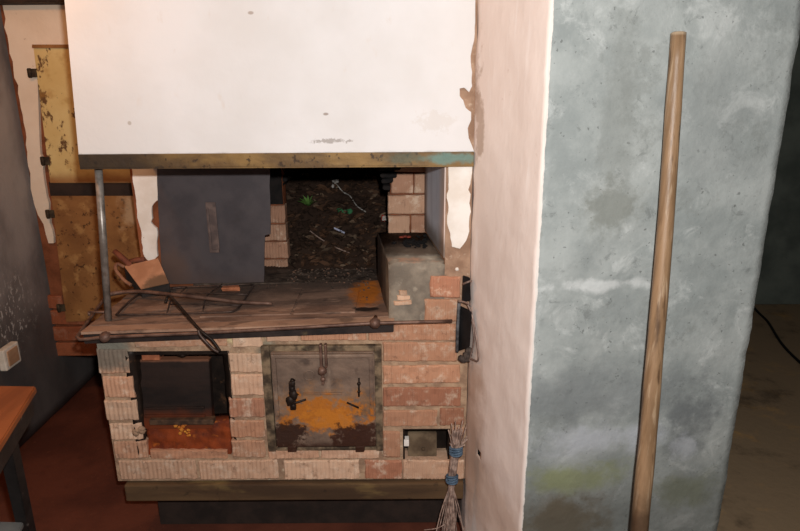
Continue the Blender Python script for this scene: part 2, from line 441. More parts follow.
# small things
m = Mat('worn_handle_wood', .45, 0, .45).base((150, 120, 90), (124, 97, 70), 9, stretch=(6, 6, .5))
m.speck((186, 162, 134), 12, .56, .72, .6, stretch=(7, 7, .4), off=2).speck((78, 56, 38), 10, .56, .68, .8, stretch=(5, 5, .6), off=6)
m.over((46, 32, 24), m.axis(2, .60, .42, .07, 24), .85)
m.over((52, 40, 30), m.blob(PY(684, 132, 1.36), (.012, .09, .05), .5, .5, 50), .85)
m.over((58, 42, 30), m.blob(PY(668, 352, 1.31), (.012, .09, .035), .4, .6, 50), .85)
m.over((196, 174, 146), m.axis(2, PY(678, 36, 1.39).z, PY(678, 33, 1.39).z, 0), .6)
M['wood'] = m.bump(30, .5, .002, stretch=(6, 6, .4)).done()
m = Mat('table_top_wood', .45, 0, .4).base((142, 78, 40), (118, 62, 31), 6, stretch=(3, .4, 1))
M['tabletop'] = m.speck((110, 50, 22), 8, .6, .75, .6, stretch=(4, .5, 1)).bump(20, .2, .002, stretch=(3, .4, 1)).done()
M['tableframe'] = simple('table_frame_paint', (40, 35, 33), (28, 25, 24), 20, .5, .2, (60, .3, .002), .4, [((120, 112, 106), 30, .66, .72, .7)])
M['shelfgrey'] = simple('grey_shelf', (110, 108, 104), (88, 86, 84), 12, .7)
m = Mat('scoop_brown', .7, .1, .3).base((186, 136, 104), (164, 116, 86), 14)
m.over((104, 80, 60), m.blob(PY(163, 283, 2.03), (.07, .06, .032), .4, .3, 40), .9)
M['scoop'] = m.speck((130, 88, 62), 40, .62, .74, .5).bump(50, .4, .002).done()
M['scoopdark'] = simple('scoop_dark_side', (44, 36, 32), (30, 26, 24), 30, .7)
M['stickwood'] = simple('reddish_stick', (122, 70, 50), (98, 54, 40), 30, .8)
M['palestick'] = simple('pale_brown_strap', (150, 106, 80), (122, 82, 62), 30, .7)
M['shard'] = simple('brick_shard_clay', (178, 112, 78), (150, 90, 62), 40, .95)
m = Mat('leaf_litter', .9, 0, .15); s_ = m.tint()
m.c = m.mix(m.step(s_[1], 0, 1), rgb((50, 37, 29)), rgb((84, 60, 44)))
m.c = m.mix(m.step(s_[2], .86, 1), m.c, rgb((116, 98, 80)))
M['litter'] = m.bump(60, .8, .004).done()
m = Mat('hearth_earth', .95, 0, .1).base((98, 84, 74), (62, 52, 46), 24)
M['earth'] = m.speck((94, 70, 54), 60, .6, .74, .6).bump(60, .9, .008).done()
M['green'] = simple('leaf_green', (92, 128, 60), (64, 98, 42), 40, .6)
M['deepgreen'] = simple('plastic_green', (44, 108, 66), (30, 80, 46), 40, .5)
M['paleplastic'] = simple('grey_plastic_film', (176, 172, 166), (140, 134, 126), 40, .4)
M['bluewhite'] = simple('pale_blue_paper', (196, 200, 220), (168, 172, 196), 40, .6)
M['redpaper'] = simple('red_wrapper', (196, 60, 44), (170, 44, 34), 40, .5)
M['whitepaper'] = simple('white_scrap', (222, 214, 204), (196, 186, 174), 40, .7)
M['twig'] = simple('grey_twig', (172, 148, 134), (116, 94, 84), 60, .85)
M['bluestring'] = simple('blue_string', (86, 106, 124), (62, 80, 98), 60, .7)
M['black'] = simple('black_paint', (26, 25, 26), (16, 16, 17), 30, .45, 0, (60, .2, .002), .4, [((92, 92, 92), 40, .66, .74, .5)])
M['wire'] = simple('grey_wire', (150, 130, 120), (118, 98, 90), 50, .5, .3)
M['cable'] = simple('black_cable', (18, 18, 18), None, 20, .6)
M['socket'] = simple('ivory_socket', (236, 226, 210), (220, 208, 190), 30, .5)
M['socketface'] = simple('socket_insert', (190, 150, 116), (172, 132, 100), 30, .5)
M['rack'] = simple('rack_wire', (92, 76, 68), (62, 50, 46), 40, .5, .5)

# ------------------------------------------------------------------ key dimensions
SX0, SX1 = -.925, .205      # stove left / right
SY = 1.731                  # stove front
ZT = .785                   # cooktop height
def zt(x): return .775+.024*(x+.925)/.9
BY = 2.70                   # back wall
OY = 2.13                   # oven body front
LWX = -1.61
CEIL = 2.25

# ------------------------------------------------------------------ setting
bm = B()
n = 44
g = [[bm.verts.new((-1.7+i*6.2/n, -1.4+j*6.2/n, .004*mn.noise(Vector((i*.9, j*.9, 3))))) for i in range(n+1)] for j in range(n+1)]
for j in range(n):
    for i in range(n): bm.faces.new((g[j][i], g[j][i+1], g[j+1][i+1], g[j+1][i])).smooth = True
bmesh.ops.translate(bm, verts=bm.verts[:], vec=(0, 0, -.004))
e = bmesh.ops.extrude_face_region(bm, geom=bm.faces[:])
for v in e['geom']:
    if isinstance(v, bmesh.types.BMVert): v.co.z = -.12
struct('floor', bm, M['floor'])
bm = B(); box(bm, -1.75, 4.5, -1.4, 4.8, CEIL, CEIL+.1); struct('ceiling', bm, M['ceiling'])
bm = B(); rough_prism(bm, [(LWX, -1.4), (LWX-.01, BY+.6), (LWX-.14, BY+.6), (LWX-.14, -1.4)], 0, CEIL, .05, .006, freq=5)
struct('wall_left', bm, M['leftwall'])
# back wall: brown render carrying pale plaster, bricks showing low down, void below
bm = B()
zb = PY(70, 357, BY).z
box(bm, LWX, SX0+.3, BY+.012, BY+.12, zb, CEIL)
box(bm, LWX, SX0+.3, BY+.5, BY+.6, 0, zb)          # back of the dark recess under the masonry
box(bm, LWX, SX0+.3, BY+.12, BY+.6, zb, zb+.1)
wb = struct('wall_back', bm, M['backrender'])
bm = B()
ol = px_outline([(0, -40), (150, -40), (150, 44), (37, 46), (40, 140), (54, 243), (49, 243), (44, 224), (35, 205), (31, 180), (26, 130), (14, 70), (4, 10)], BY)
prism(bm, jag(ol, .03, .006, 3, keep=(0, 1, 2, 3)), BY-.004, BY+.02)
obj('wall_plaster', bm, M['backplaster'], wb)
bm = B()
for (xa, xb, ya, yb) in [(44, 62, 296, 309), (50, 80, 311, 325), (52, 110, 327, 341), (54, 120, 343, 356), (64, 100, 311, 325), (40, 56, 330, 341)]:
    pbrick(bm, xa, xb, ya, yb, BY-.005, depth=.05, rib=.0003, pitch=.05, tint=(U(.8, 1.05), R(), U(0, .9), 1))
obj('exposed_bricks', bm, M['leftbrick'], wb)
bm = B(); a = PY(0, 4, BY); box(bm, LWX, -.6, BY-.1, BY, a.z-.005, a.z+.14, bev=.004)
struct('trim_1', bm, M['beam'])
bm = B(); box(bm, .7, 4.5, 4.0, 4.1, 0, CEIL); struct('wall_far', bm, M['farwall'])
bm = B(); box(bm, 4.4, 4.5, -1.4, 4.1, 0, CEIL); struct('wall_right', bm, M['farwall'])
# pier: pinkish side towards the stove, grey cement front
PA = (.2296*1.38, 1.38); PB = (.606*1.45, 1.45)
bm = B()
foot = [(SX1+.002, SY+1.2), (SX1+.002, SY-.004), PA, PB, (PB[0]+.05, SY+1.2)]
rough_prism(bm, foot, 0, CEIL, .018, .003, mi=lambda i: 0 if i in (0, 1) else 1)
# the small square hole in the pinkish side
hc = PY(479, 453, 0.0+1.69)
pier = struct('wall_pier', bm, [M['pink'], M['grey']])
# find the hole on the slanted face
d = ray(479, 453); a = Vector((SX1+.002, SY-.004)); b = Vector(PA); nrm = Vector((-(b-a).y, (b-a).x)).normalized()
tt = (a-Vector((CAM.x, CAM.y))).dot(nrm)/Vector((d.x, d.y)).dot(nrm); hc = CAM+d*tt
cb = B(); box(cb, -.05, .05, -.009, .009, -.008, .008)
ang = math.atan2((b-a).y, (b-a).x)
bmesh.ops.transform(cb, matrix=Matrix.Translation(hc) @ Matrix.Rotation(ang+math.pi/2, 4, 'Z'), verts=cb.verts[:])
cut = obj('cutter', cb, M['dark'], base=(0, 0, 0))
md = pier.modifiers.new('hole', 'BOOLEAN'); md.object = cut; md.operation = 'DIFFERENCE'; md.solver = 'EXACT'
dg = bpy.context.evaluated_depsgraph_get()
me2 = bpy.data.meshes.new_from_object(pier.evaluated_get(dg)); pier.modifiers.clear()
pier.data = me2
me2.materials.append(M['dark'])
for p in me2.polygons:
    c = p.center+pier.location
    if (c-hc).length < .07 and abs(c.z-hc.z) < .0085 and (Vector((c.x, c.y))-Vector((hc.x, hc.y))).length > -1:
        q_ = Vector((c.x-a.x, c.y-a.y)); dd_ = (b-a).normalized()
        along = (Vector((c.x, c.y))-Vector((hc.x, hc.y))).dot(dd_); deep = abs((Vector((c.x, c.y))-Vector((hc.x, hc.y))).dot(Vector((-dd_.y, dd_.x))))
        if abs(along) < .0095 and deep > .004: p.material_index = 2  # inner faces of the hole coloured black, its shade painted in
bpy.data.objects.remove(cut)

# ------------------------------------------------------------------ masonry stove
st = empty('masonry_stove', ((SX0+SX1)/2, SY, 0), 'low ribbed-brick cooking stove with iron cooktop and two rusty oven doors', 'stove')
def pr(xa, xb, ya, yb, Y=SY):
    return PY(xa, (ya+yb)/2, Y).x, PY(xb, (ya+yb)/2, Y).x, PY((xa+xb)/2, yb, Y).z, PY((xa+xb)/2, ya, Y).z
zbase = PY(300, 481, SY).z
op1 = pr(132, 232, 352, 456)      # left opening
op2 = pr(266, 381, 345, 450)      # right door
op3 = pr(403, 450, 430, 465)      # ash hatch
bm = B()
def carve(bm, x0, x1, z0, z1, y0, y1, holes):
    xs = sorted({x0, x1, *[h[0] for h in holes], *[h[1] for h in holes]}); zs = sorted({z0, z1, *[h[2] for h in holes], *[h[3] for h in holes]})
    for i in range(len(xs)-1):
        for j in range(len(zs)-1):
            cx, cz = (xs[i]+xs[i+1])/2, (zs[j]+zs[j+1])/2
            if any(h[0] < cx < h[1] and h[2] < cz < h[3] for h in holes): continue
            box(bm, xs[i], xs[i+1], y0, y1, zs[j], zs[j+1])
carve(bm, SX0+.006, SX1, zbase, ZT-.03, SY+.007, SY+.12, [op1, op2, op3])
box(bm, SX0+.006, SX1, SY+.12, OY, zbase, ZT-.03)
bmesh.ops.remove_doubles(bm, verts=bm.verts[:], dist=1e-5)
body = obj('stove_core', bm, M['mortar'], st)
bm = B()
def row(y0, y1, xs, **k):
    for xa, xb in xs: pbrick(bm, xa, xb, y0, y1, SY, **k)
# left column
for xa, xb, ya, yb in [(97, 128, 350, 374), (103, 133, 377, 398), (105, 137, 401, 421), (110, 142, 424, 440), (114, 147, 442, 459)]:
    pbrick(bm, xa, xb, ya, yb, SY)
row(461, 480, [(119, 196), (199, 278), (284, 359), (365, 402), (403, 464)])
row(451, 459, [(150, 227)], rib=.001)
# middle column
for xa, xb, ya, yb in [(229, 262, 354, 373), (231, 263, 375, 396), (229, 264, 399, 418), (230, 264, 421, 438), (232, 265, 441, 458)]:
    pbrick(bm, xa, xb, ya, yb, SY)
row(447, 459, [(268, 318), (321, 379)])
# right column
row(325, 341, [(300, 366), (368, 458)])
row(343, 362, [(383, 457)]); row(366, 384, [(383, 460)]); row(388, 407, [(383, 461)]); row(411, 427, [(383, 437)]); row(409, 426, [(440, 464)], tint=(.75, 0, .95, 1))
row(432, 458, [(383, 400)], tint=(.8, .1, .5, 1)); row(428, 440, [(452, 464)])
row(337, 347, [(134, 226)], rib=.0005, tint=(.85, .4, .2, 1)); row(336, 347, [(232, 262)], rib=.0004, tint=(1.05, .9, .1, 1)); row(330, 342, [(266, 298)], rib=.0004, tint=(.95, .7, .1, 1))
obj('brick_face', bm, M['brick'], st)
# plinth board and recessed kick
bm = B()
q = pr(125, 466, 483, 500, SY-.01)
box(bm, q[0], SX1-.005, SY-.012, SY+.2, q[2], zbase-.004, bev=.005)
obj('plinth_board', bm, M['plinth'], st)
bm = B(); box(bm, q[0]+.05, SX1, SY+.10, OY, 0, q[2]+.002)
obj('toe_kick', bm, simple('dark_brown_kick', (52, 40, 34), (36, 28, 24), 12), st)  # mottled dark brown all over the kick
# cooktop
bm = B()
x0, x1, y0, y1 = -.948, .0, SY-.018, 2.32
nx, ny = 40, 24
def plate(bm, x0, x1, y0, y1, th, amp, mi=0):
    nx, ny = max(2, int((x1-x0)/.025)), max(2, int((y1-y0)/.025))
    g = [[bm.verts.new((x0+(x1-x0)*i/nx, y0+(y1-y0)*j/ny, zt(x0+(x1-x0)*i/nx)+amp*mn.noise(Vector((i*.5, j*.5, x0*9))))) for i in range(nx+1)] for j in range(ny+1)]
    l = [[bm.verts.new((v.co.x, v.co.y, v.co.z-th)) for v in r] for r in g]
    for j in range(ny):
        for i in range(nx):
            bm.faces.new((g[j][i], g[j][i+1], g[j+1][i+1], g[j+1][i])); bm.faces.new((l[j][i], l[j+1][i], l[j+1][i+1], l[j][i+1]))
    for j in range(ny): bm.faces.new((g[j][0], g[j+1][0], l[j+1][0], l[j][0])); bm.faces.new((g[j][nx], l[j][nx], l[j+1][nx], g[j+1][nx]))
    for i in range(nx): bm.faces.new((g[0][i], l[0][i], l[0][i+1], g[0][i+1])); bm.faces.new((g[ny][i], g[ny][i+1], l[ny][i+1], l[ny][i]))
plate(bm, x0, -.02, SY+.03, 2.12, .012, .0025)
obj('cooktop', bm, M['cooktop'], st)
bm = B(); plate(bm, x0, -.018, SY-.02, SY+.027, .008, .001)
m = Mat('dusty_edge_iron', .8, 0, .2).base((184, 150, 126), (150, 118, 98), 10, stretch=(.4, 1, 1))
obj('cooktop_edge_strip', bm, m.speck((92, 74, 62), 22, .56, .70, .7, stretch=(.5, 1, 1)).bump(60, .5, .003).done(), st)
bm = B()
hexa(bm, [(x0+.004, SY-.016, zt(x0)-.040), (-.02, SY-.016, zt(-.02)-.034), (-.02, SY+.06, zt(-.02)-.034), (x0+.004, SY+.06, zt(x0)-.040),
          (x0+.004, SY-.016, zt(x0)-.009), (-.02, SY-.016, zt(-.02)-.009), (-.02, SY+.06, zt(-.02)-.009), (x0+.004, SY+.06, zt(x0)-.009)], bev=.002)
hexa(bm, [(x0+.004, SY+.06, zt(x0)-.040), (x0+.03, SY+.06, zt(x0)-.040), (x0+.03, OY-.02, zt(x0)-.040), (x0+.004, OY-.02, zt(x0)-.040),
          (x0+.004, SY+.06, zt(x0)-.013), (x0+.03, SY+.06, zt(x0)-.013), (x0+.03, OY-.02, zt(x0)-.013), (x0+.004, OY-.02, zt(x0)-.013)])
obj('cooktop_frame', bm, M['plateedge'], st)
# plate lids with seams, thin raised plates on the iron top
bm = B()
for (a, b, c, d) in [(-.62, -.34, 1.80, 2.05), (-.33, -.14, 1.80, 2.03)]:
    plate(bm, a, b, c, d, .012, .0015)
bmesh.ops.translate(bm, verts=bm.verts[:], vec=(0, 0, .004))
obj('cover_plate', bm, M['cooktop'], st)
# guard rail
RL = SY-.045
rp = [PY(452, 321, RL+.02), PY(418, 322, RL), PY(375, 323, RL), PY(300, 327.5, RL), PY(200, 333, RL), PY(105, 337, RL), PY(88, 339, RL), PY(80, 339.5, RL), PY(77, 337, RL+.008), PY(79, 334, RL+.02)]
back = PZ(106, 296, .765)
rp += [rp[-1].lerp(back, .15), rp[-1].lerp(back, .5), back, back+Vector((.1, .1, .0))]
bm = B(); tube(bm, rp, .0052, 10)
rail = obj('guard_rail', bm, M['rail'], st)
for (x, y) in [(105, 337), (375, 323)]:
    bm = B(); c = PY(x, y, RL); sphere(bm, c, .0165, jit=.12)
    tube(bm, [c, c+Vector((0, .05, 0))], .006, 8)
    obj('rail_knob', bm, M['rail'], rail)
bm = B(); tube(bm, [PZ(89, 312, .775), PZ(108, 312, .78)], .0045, 8); tube(bm, [PZ(89, 312, .775), PZ(89, 312, .775)+Vector((0, 0, -.012))], .005, 8)
obj('rail_bracket', bm, M['rail'], rail)
# left opening: lining, tilted dark plate, rusty sill
x0, x1, z0, z1 = op1
bm = B()
rough_prism(bm, [(x0-.004, SY+.004), (x0+.02, SY+.012), (x0+.02, SY+.108), (x0-.004, SY+.108)], z0, z1, .012, .006)
rough_prism(bm, [(x1-.022, SY+.03), (x1+.004, SY+.004), (x1+.004, SY+.108), (x1-.022, SY+.108)], z0, z1, .012, .006)
box(bm, x0, x1, SY+.012, SY+.11, z1-.014, z1); box(bm, x0, x1, SY+.105, SY+.118, z0, z1)
fr = obj('firebox_frame', bm, M['darkiron'], st)
bm = B()
q = pr(139, 212, 360, 424, SY+.05)
def tilted(bm, q, yt, yb, th, bev=.002, mi=0):
    hexa(bm, [(q[0], yb, q[2]), (q[1], yb, q[2]), (q[1], yb+th, q[2]), (q[0], yb+th, q[2]), (q[0], yt, q[3]), (q[1], yt, q[3]), (q[1], yt+th, q[3]), (q[0], yt+th, q[3])], mi, bev)
tilted(bm, q, SY+.05, SY+.02, .03)
h = (q[3]-q[2])
for f0, f1 in ((.18, .22), (.30, .33)):
    box(bm, q[0]+.02, q[1]-.02, SY+.014+.03*f0, SY+.05, q[2]+h*f0, q[2]+h*f1, bev=.002)
obj('firebox_door', bm, M['ovenplate'], st, label='dark plum-brown plate with clay-coloured top edge')
bm = B(); q2 = pr(150, 214, 419, 424, SY+.01); box(bm, q2[0], q2[1], SY+.004, SY+.03, q2[2], q2[3], bev=.002)
obj('draught_bar', bm, simple('brown_bar', (92, 68, 50), (60, 44, 34), 40, .7), st)
bm = B()
q3 = pr(146, 230, 425, 456, SY+.01)
t = B(); nx, nz = 30, 12
gg = [[t.verts.new((q3[0]+(q3[1]-q3[0])*i/nx, SY+.03-.022*(1-j/nz)+.006*mn.noise(Vector((i*.4, j*.4, 1))), q3[2]+(q3[3]-q3[2])*j/nz)) for i in range(nx+1)] for j in range(nz+1)]
for j in range(nz):
    for i in range(nx): t.faces.new((gg[j][i], gg[j][i+1], gg[j+1][i+1], gg[j+1][i])).smooth = True
e = bmesh.ops.extrude_face_region(t, geom=t.faces[:])
for v in e['geom']:
    if isinstance(v, bmesh.types.BMVert): v.co.y += .05
merge(bm, t)
obj('rusty_sill', bm, M['rustplate'], st, label='orange rusted lower plate')
bm = B()
c = PY(183, 430, SY+.0)
for k in range(22): sphere(bm, (c.x+random.gauss(0, .012), c.y+.008+U(-.003, .004), c.z+random.gauss(0, .010)), U(.003, .0075), jit=.4, sub=1)
obj('rust_crust', bm, simple('ochre_crust', (206, 138, 52), (178, 96, 34), 60, .9), st, label='ochre crust of flaking rust')
bm = B(); q = pr(140, 158, 353, 362, SY+.02); box(bm, q[0], q[1], SY+.03, SY+.09, q[2], q[3], bev=.003)
obj('brick_piece', bm, M['shard'], st)
bm = B(); q = pr(158, 206, 353, 360, SY+.02)
for k in range(12): sphere(bm, (q[0]+(q[1]-q[0])*k/11, SY+.05+U(-.01, .01), U(q[2], q[3])), U(.008, .014), jit=.5, sub=1)
obj('soot_crust', bm, M['darkiron'], st)
bm = B()
c = PY(136, 432, SY-.006)
for k in range(9): sphere(bm, (c.x+.004+U(-.014, .014), SY+.002, c.z+U(-.009, .009)), U(.008, .013), jit=.5, sub=2)
obj('mortar_lump', bm, M['mortar'], st)
# right door
x0, x1, z0, z1 = op2
bm = B(); w = .022
box(bm, x0-.004, x0+w, SY-.008, SY+.06, z0, z1, bev=.003); box(bm, x1-w+.004, x1+.004, SY-.008, SY+.06, z0, z1, bev=.003)
box(bm, x0+w, x1-w+.004, SY-.008, SY+.06, z1-.026, z1, bev=.003); box(bm, x0+w, x1-w+.004, SY-.004, SY+.06, z0, z0+.012, bev=.003)
box(bm, x0, x1, SY+.06, SY+.1, z0, z1)
obj('oven_door_frame', bm, M['doorframe'], st)
q = pr(273, 375, 354, 448, DY)
bm = B()
tilted(bm, q, SY-.022, SY-.026, .016, .003)
obj_door = None
b = .012
box(bm, q[0]+.004, q[0]+.004+b, SY-.031, SY-.02, q[2]+.11, q[3]-.012, bev=.002); box(bm, q[1]-.004-b, q[1]-.004, SY-.031, SY-.02, q[2]+.11, q[3]-.012, bev=.002)
box(bm, q[0]+.002, q[1]-.002, SY-.032, SY-.02, q[3]-.014, q[3]-.002, bev=.003)
s = PY(326, 394, DY).z; box(bm, PY(303, 394, DY).x, PY(342, 394, DY).x, SY-.032, SY-.02, s-.002, s+.002, bev=.001)
for xx in (292, 360):
    u = PY(xx, 450, DY); box(bm, u.x-.014, u.x+.014, SY-.03, SY-.008, u.z-.008, u.z+.012, bev=.003)
door = obj('oven_door', bm, M['ovendoor'], st)
bm = B()
a, b_ = PY(323, 345, DY-.01), PY(323, 368, DY-.01)
box(bm, a.x-.012, a.x-.004, SY-.042, SY-.024, b_.z, a.z, bev=.002); box(bm, a.x+.003, a.x+.010, SY-.042, SY-.024, b_.z, a.z, bev=.002)
c = PY(322, 371, DY-.01); sphere(bm, (c.x, SY-.038, c.z), .014, jit=.2); sphere(bm, (c.x+.001, SY-.034, c.z-.03), .008, jit=.2)
box(bm, c.x-.004, c.x+.004, SY-.036, SY-.022, c.z-.05, c.z, bev=.002)
obj('latch', bm, M['rail'], door)
bm = B()
for k in range(5):
    u = PY(293-.6*k*(k % 2), 384+k*5.6, DY); sphere(bm, (u.x+U(-.003, .003), SY-.030, u.z), .010+.005*(k in (2, 3)), jit=.6, sy=.6, sz=1.15)
box(bm, u.x-.009, u.x+.009, SY-.034, SY-.022, PY(293, 410, DY).z, PY(293, 382, DY).z, bev=.003)
u = PY(293, 380, DY); tube(bm, smoothpath([(u.x-.006, SY-.034, u.z), (u.x, SY-.046, u.z+.012), (u.x+.006, SY-.034, u.z)], 5), .0025, 6)
u, v = PY(290, 404, DY), PY(306, 399, DY)
tube(bm, smoothpath([(u.x, SY-.036, u.z), (u.x+.02, SY-.045, u.z+.012), (v.x, SY-.034, v.z)], 5), .0035, 6)
obj('hinge', bm, M['darkiron'], door)
bm = B()
u, v = PY(359, 378, DY), PY(359, 396, DY); tube(bm, [(u.x, SY-.033, u.z), (v.x, SY-.034, v.z)], .003, 6)
u = PY(359, 383, DY); sphere(bm, (u.x, SY-.035, u.z), .006, jit=.2); u = PY(359, 391, DY); sphere(bm, (u.x, SY-.035, u.z), .005, jit=.2)
u, v = PY(347, 402, DY), PY(359, 407, DY); tube(bm, [(u.x, SY-.034, u.z), (v.x, SY-.036, v.z)], .0028, 6)
obj('handle_stub', bm, M['darkiron'], door)
bm = B(); c = PY(309, 376, DY)
tube(bm, [(c.x+.016*math.cos(k*.2618), SY-.027, c.z+.016*math.sin(k*.2618)) for k in range(24)], .0018, 6, closed=True)
obj('embossed_ring', bm, M['ovendoor'], door)
# ash hatch
x0, x1, z0, z1 = op3
bm = B(); box(bm, x0, x1, SY+.095, SY+.115, z0, z1); box(bm, x0, x0+.006, SY+.01, SY+.1, z0, z1); box(bm, x1-.006, x1, SY+.01, SY+.1, z0, z1)
box(bm, x0, x1, SY+.01, SY+.1, z1-.006, z1)
obj('ash_opening', bm, M['darkiron'], st)
bm = B(); q = pr(408, 437, 437, 464, SY+.02); tilted(bm, q, SY+.045, SY+.02, .012)
c = PY(422, 449, SY+.03); sphere(bm, (c.x+.004, SY+.03, c.z), .006)
obj('ash_door', bm, M['ash'], st)
bm = B(); q = pr(404, 409, 441, 447, SY+.0); box(bm, q[0], q[1], SY+.004, SY+.03, q[2], q[3], bev=.001)
obj('ash_door_catch', bm, M['lime'], st, label='whitish catch')
# right jamb of the hearth: brick below, render and white flakes above
JX = .131; JB = .090
HB = PY(300, 166, SY).z     # underside of the hood
bm = B()
hexa(bm, [(JX, SY+.012, ZT-.03), (SX1, SY+.012, ZT-.03), (SX1, OY, ZT-.03), (JB, OY, ZT-.03), (JX, SY+.012, HB), (SX1, SY+.012, HB), (SX1, OY, HB), (JB, OY, HB)])
jamb = obj('hearth_jamb', bm, M['render'], st)
bm = B()
for (xa, xb, ya, yb, k) in [(425, 458, 300, 322, {}), (430, 460, 277, 298, {})]: pbrick(bm, xa, xb, ya, yb, SY+.004, depth=.03, **k)
obj('jamb_bricks', bm, M['brick'], jamb)
bm = B()
prism(bm, jag(px_outline([(448, 160), (472, 160), (471, 178), (468, 190), (471, 212), (468, 236), (460, 249), (452, 247), (447, 220), (449, 190)], SY), .012, .004, 11), SY+.002, SY+.016, bev=.001)
sphere(bm, PY(457, 269, SY+.012), .006, jit=.3)
obj('jamb_plaster', bm, M['lime'], jamb, label='white plaster flake')
bm = B()
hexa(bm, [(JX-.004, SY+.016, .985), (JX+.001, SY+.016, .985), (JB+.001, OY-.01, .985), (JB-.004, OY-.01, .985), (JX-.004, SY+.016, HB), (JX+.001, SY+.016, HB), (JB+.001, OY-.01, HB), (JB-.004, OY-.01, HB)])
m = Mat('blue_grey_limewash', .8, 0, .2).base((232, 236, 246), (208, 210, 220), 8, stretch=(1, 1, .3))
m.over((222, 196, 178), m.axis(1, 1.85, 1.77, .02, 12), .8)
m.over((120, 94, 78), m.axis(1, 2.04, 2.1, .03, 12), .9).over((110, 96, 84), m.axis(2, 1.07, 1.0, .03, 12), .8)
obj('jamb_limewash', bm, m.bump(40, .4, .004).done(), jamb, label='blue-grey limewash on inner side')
# ledge at the right of the hearth
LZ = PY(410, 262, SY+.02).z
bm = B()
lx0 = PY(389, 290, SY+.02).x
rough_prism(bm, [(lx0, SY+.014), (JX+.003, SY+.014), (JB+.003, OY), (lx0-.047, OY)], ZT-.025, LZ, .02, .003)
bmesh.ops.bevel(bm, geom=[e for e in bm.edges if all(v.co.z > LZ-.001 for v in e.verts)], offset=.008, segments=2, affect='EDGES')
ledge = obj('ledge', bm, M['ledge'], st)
bm = B()
t = px_outline([(395, 304), (394, 300), (400, 292), (404, 289), (409, 298), (413, 304)], SY+.006)
for k in range(3):
    pbrick(bm, 394+(2-k)*2.5, 412-(2-k)*2.5, 291+k*5, 295+k*5, SY+.009, depth=.01, rib=.001)
obj('exposed_brick', bm, M['brick'], ledge, label='pinkish brick ribs showing through')
bm = B()
for k in range(70):
    x, y = random.gauss(JB-.035, .035), random.gauss(1.97, .035)
    if lx0+.01 < x < JB-.004: sphere(bm, (x, y, LZ+.003), U(.003, .009), jit=.5, sub=1, sz=.7)
obj('soot_crumbs', bm, M['dark'], ledge)['kind'] = 'stuff'

# ------------------------------------------------------------------ bread oven behind
ov = empty('bread_oven', (-.4, OY+.3, 0), 'masonry oven block behind the cooktop with sooty open mouth', 'oven')
bm = B()
HX0 = PY(286, 230, 2.30).x; HX1 = PY(388, 210, OY).x
WX = PY(160, 230, OY).x
CX0, CX1 = HX0-.16, HX1+.10
box(bm, SX0+.002, WX+.1, OY+.006, BY+.01, 0, CEIL)
box(bm, WX+.1, CX0, OY+.05, BY+.4, 0, CEIL)
box(bm, CX0, HX0-.005, 2.31, 2.37, ZT-.02, CEIL)
box(bm, CX0, HX0-.09, OY+.05, 2.31, ZT-.02, CEIL)
box(bm, CX0, SX1, OY+.2, BY+.4, 0, ZT-.02)
box(bm, HX1+.008, SX1, OY+.01, 2.25, ZT-.03, CEIL)
box(bm, CX1, SX1, 2.25, BY+.4, ZT-.03, CEIL)
box(bm, CX0, HX1+.008, OY+.2, 2.40, 1.24, CEIL)
box(bm, CX0, CX1, 2.40, BY+.4, 1.24, CEIL)
box(bm, CX0-.05, CX1+.1, BY+.4, BY+.45, 0, CEIL)
core = obj('oven_core', bm, M['backrender'], ov)
# sooty lining of the mouth
bm = B()
box(bm, CX0, CX0+.006, 2.37, BY+.39, ZT-.02, 1.238); box(bm, CX1-.006, CX1, 2.25, BY+.39, ZT-.02, 1.238)
box(bm, CX0+.006, CX1-.006, BY+.38, BY+.399, ZT, 1.238); box(bm, CX0+.006, CX1-.006, 2.38, BY+.38, 1.225, 1.2395)
box(bm, HX1, HX1+.0079, OY+.09, 2.25, ZT-.02, 1.238)
obj('sooty_lining', bm, M['soot'], ov)
# sloping soot stained hearth floor between cooktop and mouth
bm = B()
box(bm, WX+.1, HX1+.03, 2.12, 2.34, ZT-.06, ZT+.006)
obj('hearth_floor', bm, M['earth'], ov)
# brick pillar, left of mouth
bm = B()
y0 = PY(276, 270, 2.30)
zz = y0.z
xl = HX0-.105
hs = [.062, .062, .062, .062]
z = ZT-.01
for k, h in enumerate([.056, .07, .068, .072]):
    brick(bm, xl+U(-.004, .004), HX0+U(-.003, .004), z, z+h-.006, 2.295, depth=.05, pitch=.0115, tint=(U(.85, 1.0), U(.3, .9), U(0, .6), 1)); z += h
PZt = z
pil = obj('mouth_pillar', bm, M['hearthbrick'], ov)
# sooty corbelled courses springing over the mouth
def corbel(bm, x, sgn, z, y, n=5, dz=.02):
    for k in range(n):
        if sgn > 0: a, b = x-.11, x-.036+.011*k+U(-.005, .005)
        else: a, b = x-.006-.004*k, x+.024+.009*k+U(-.006, .006)
        zz = z+k*dz; t = U(-.004, .004)
        hexa(bm, [(a, y+.004*k, zz), (b, y+.006*k, zz+t), (b, y+.1, zz+t), (a, y+.1, zz),
                  (a, y+.004*k, zz+dz*.7), (b, y+.006*k, zz+dz*.75+t), (b, y+.1, zz+dz*.75+t), (a, y+.1, zz+dz*.7)], bev=.003)
    if sgn > 0: box(bm, x-.11, x-.006, y+.007, y+.09, z, 1.26)
bm = B(); corbel(bm, HX0, 1, PZt, 2.293); obj('corbel', bm, M['soot'], ov, label='sooty stepped corbel')
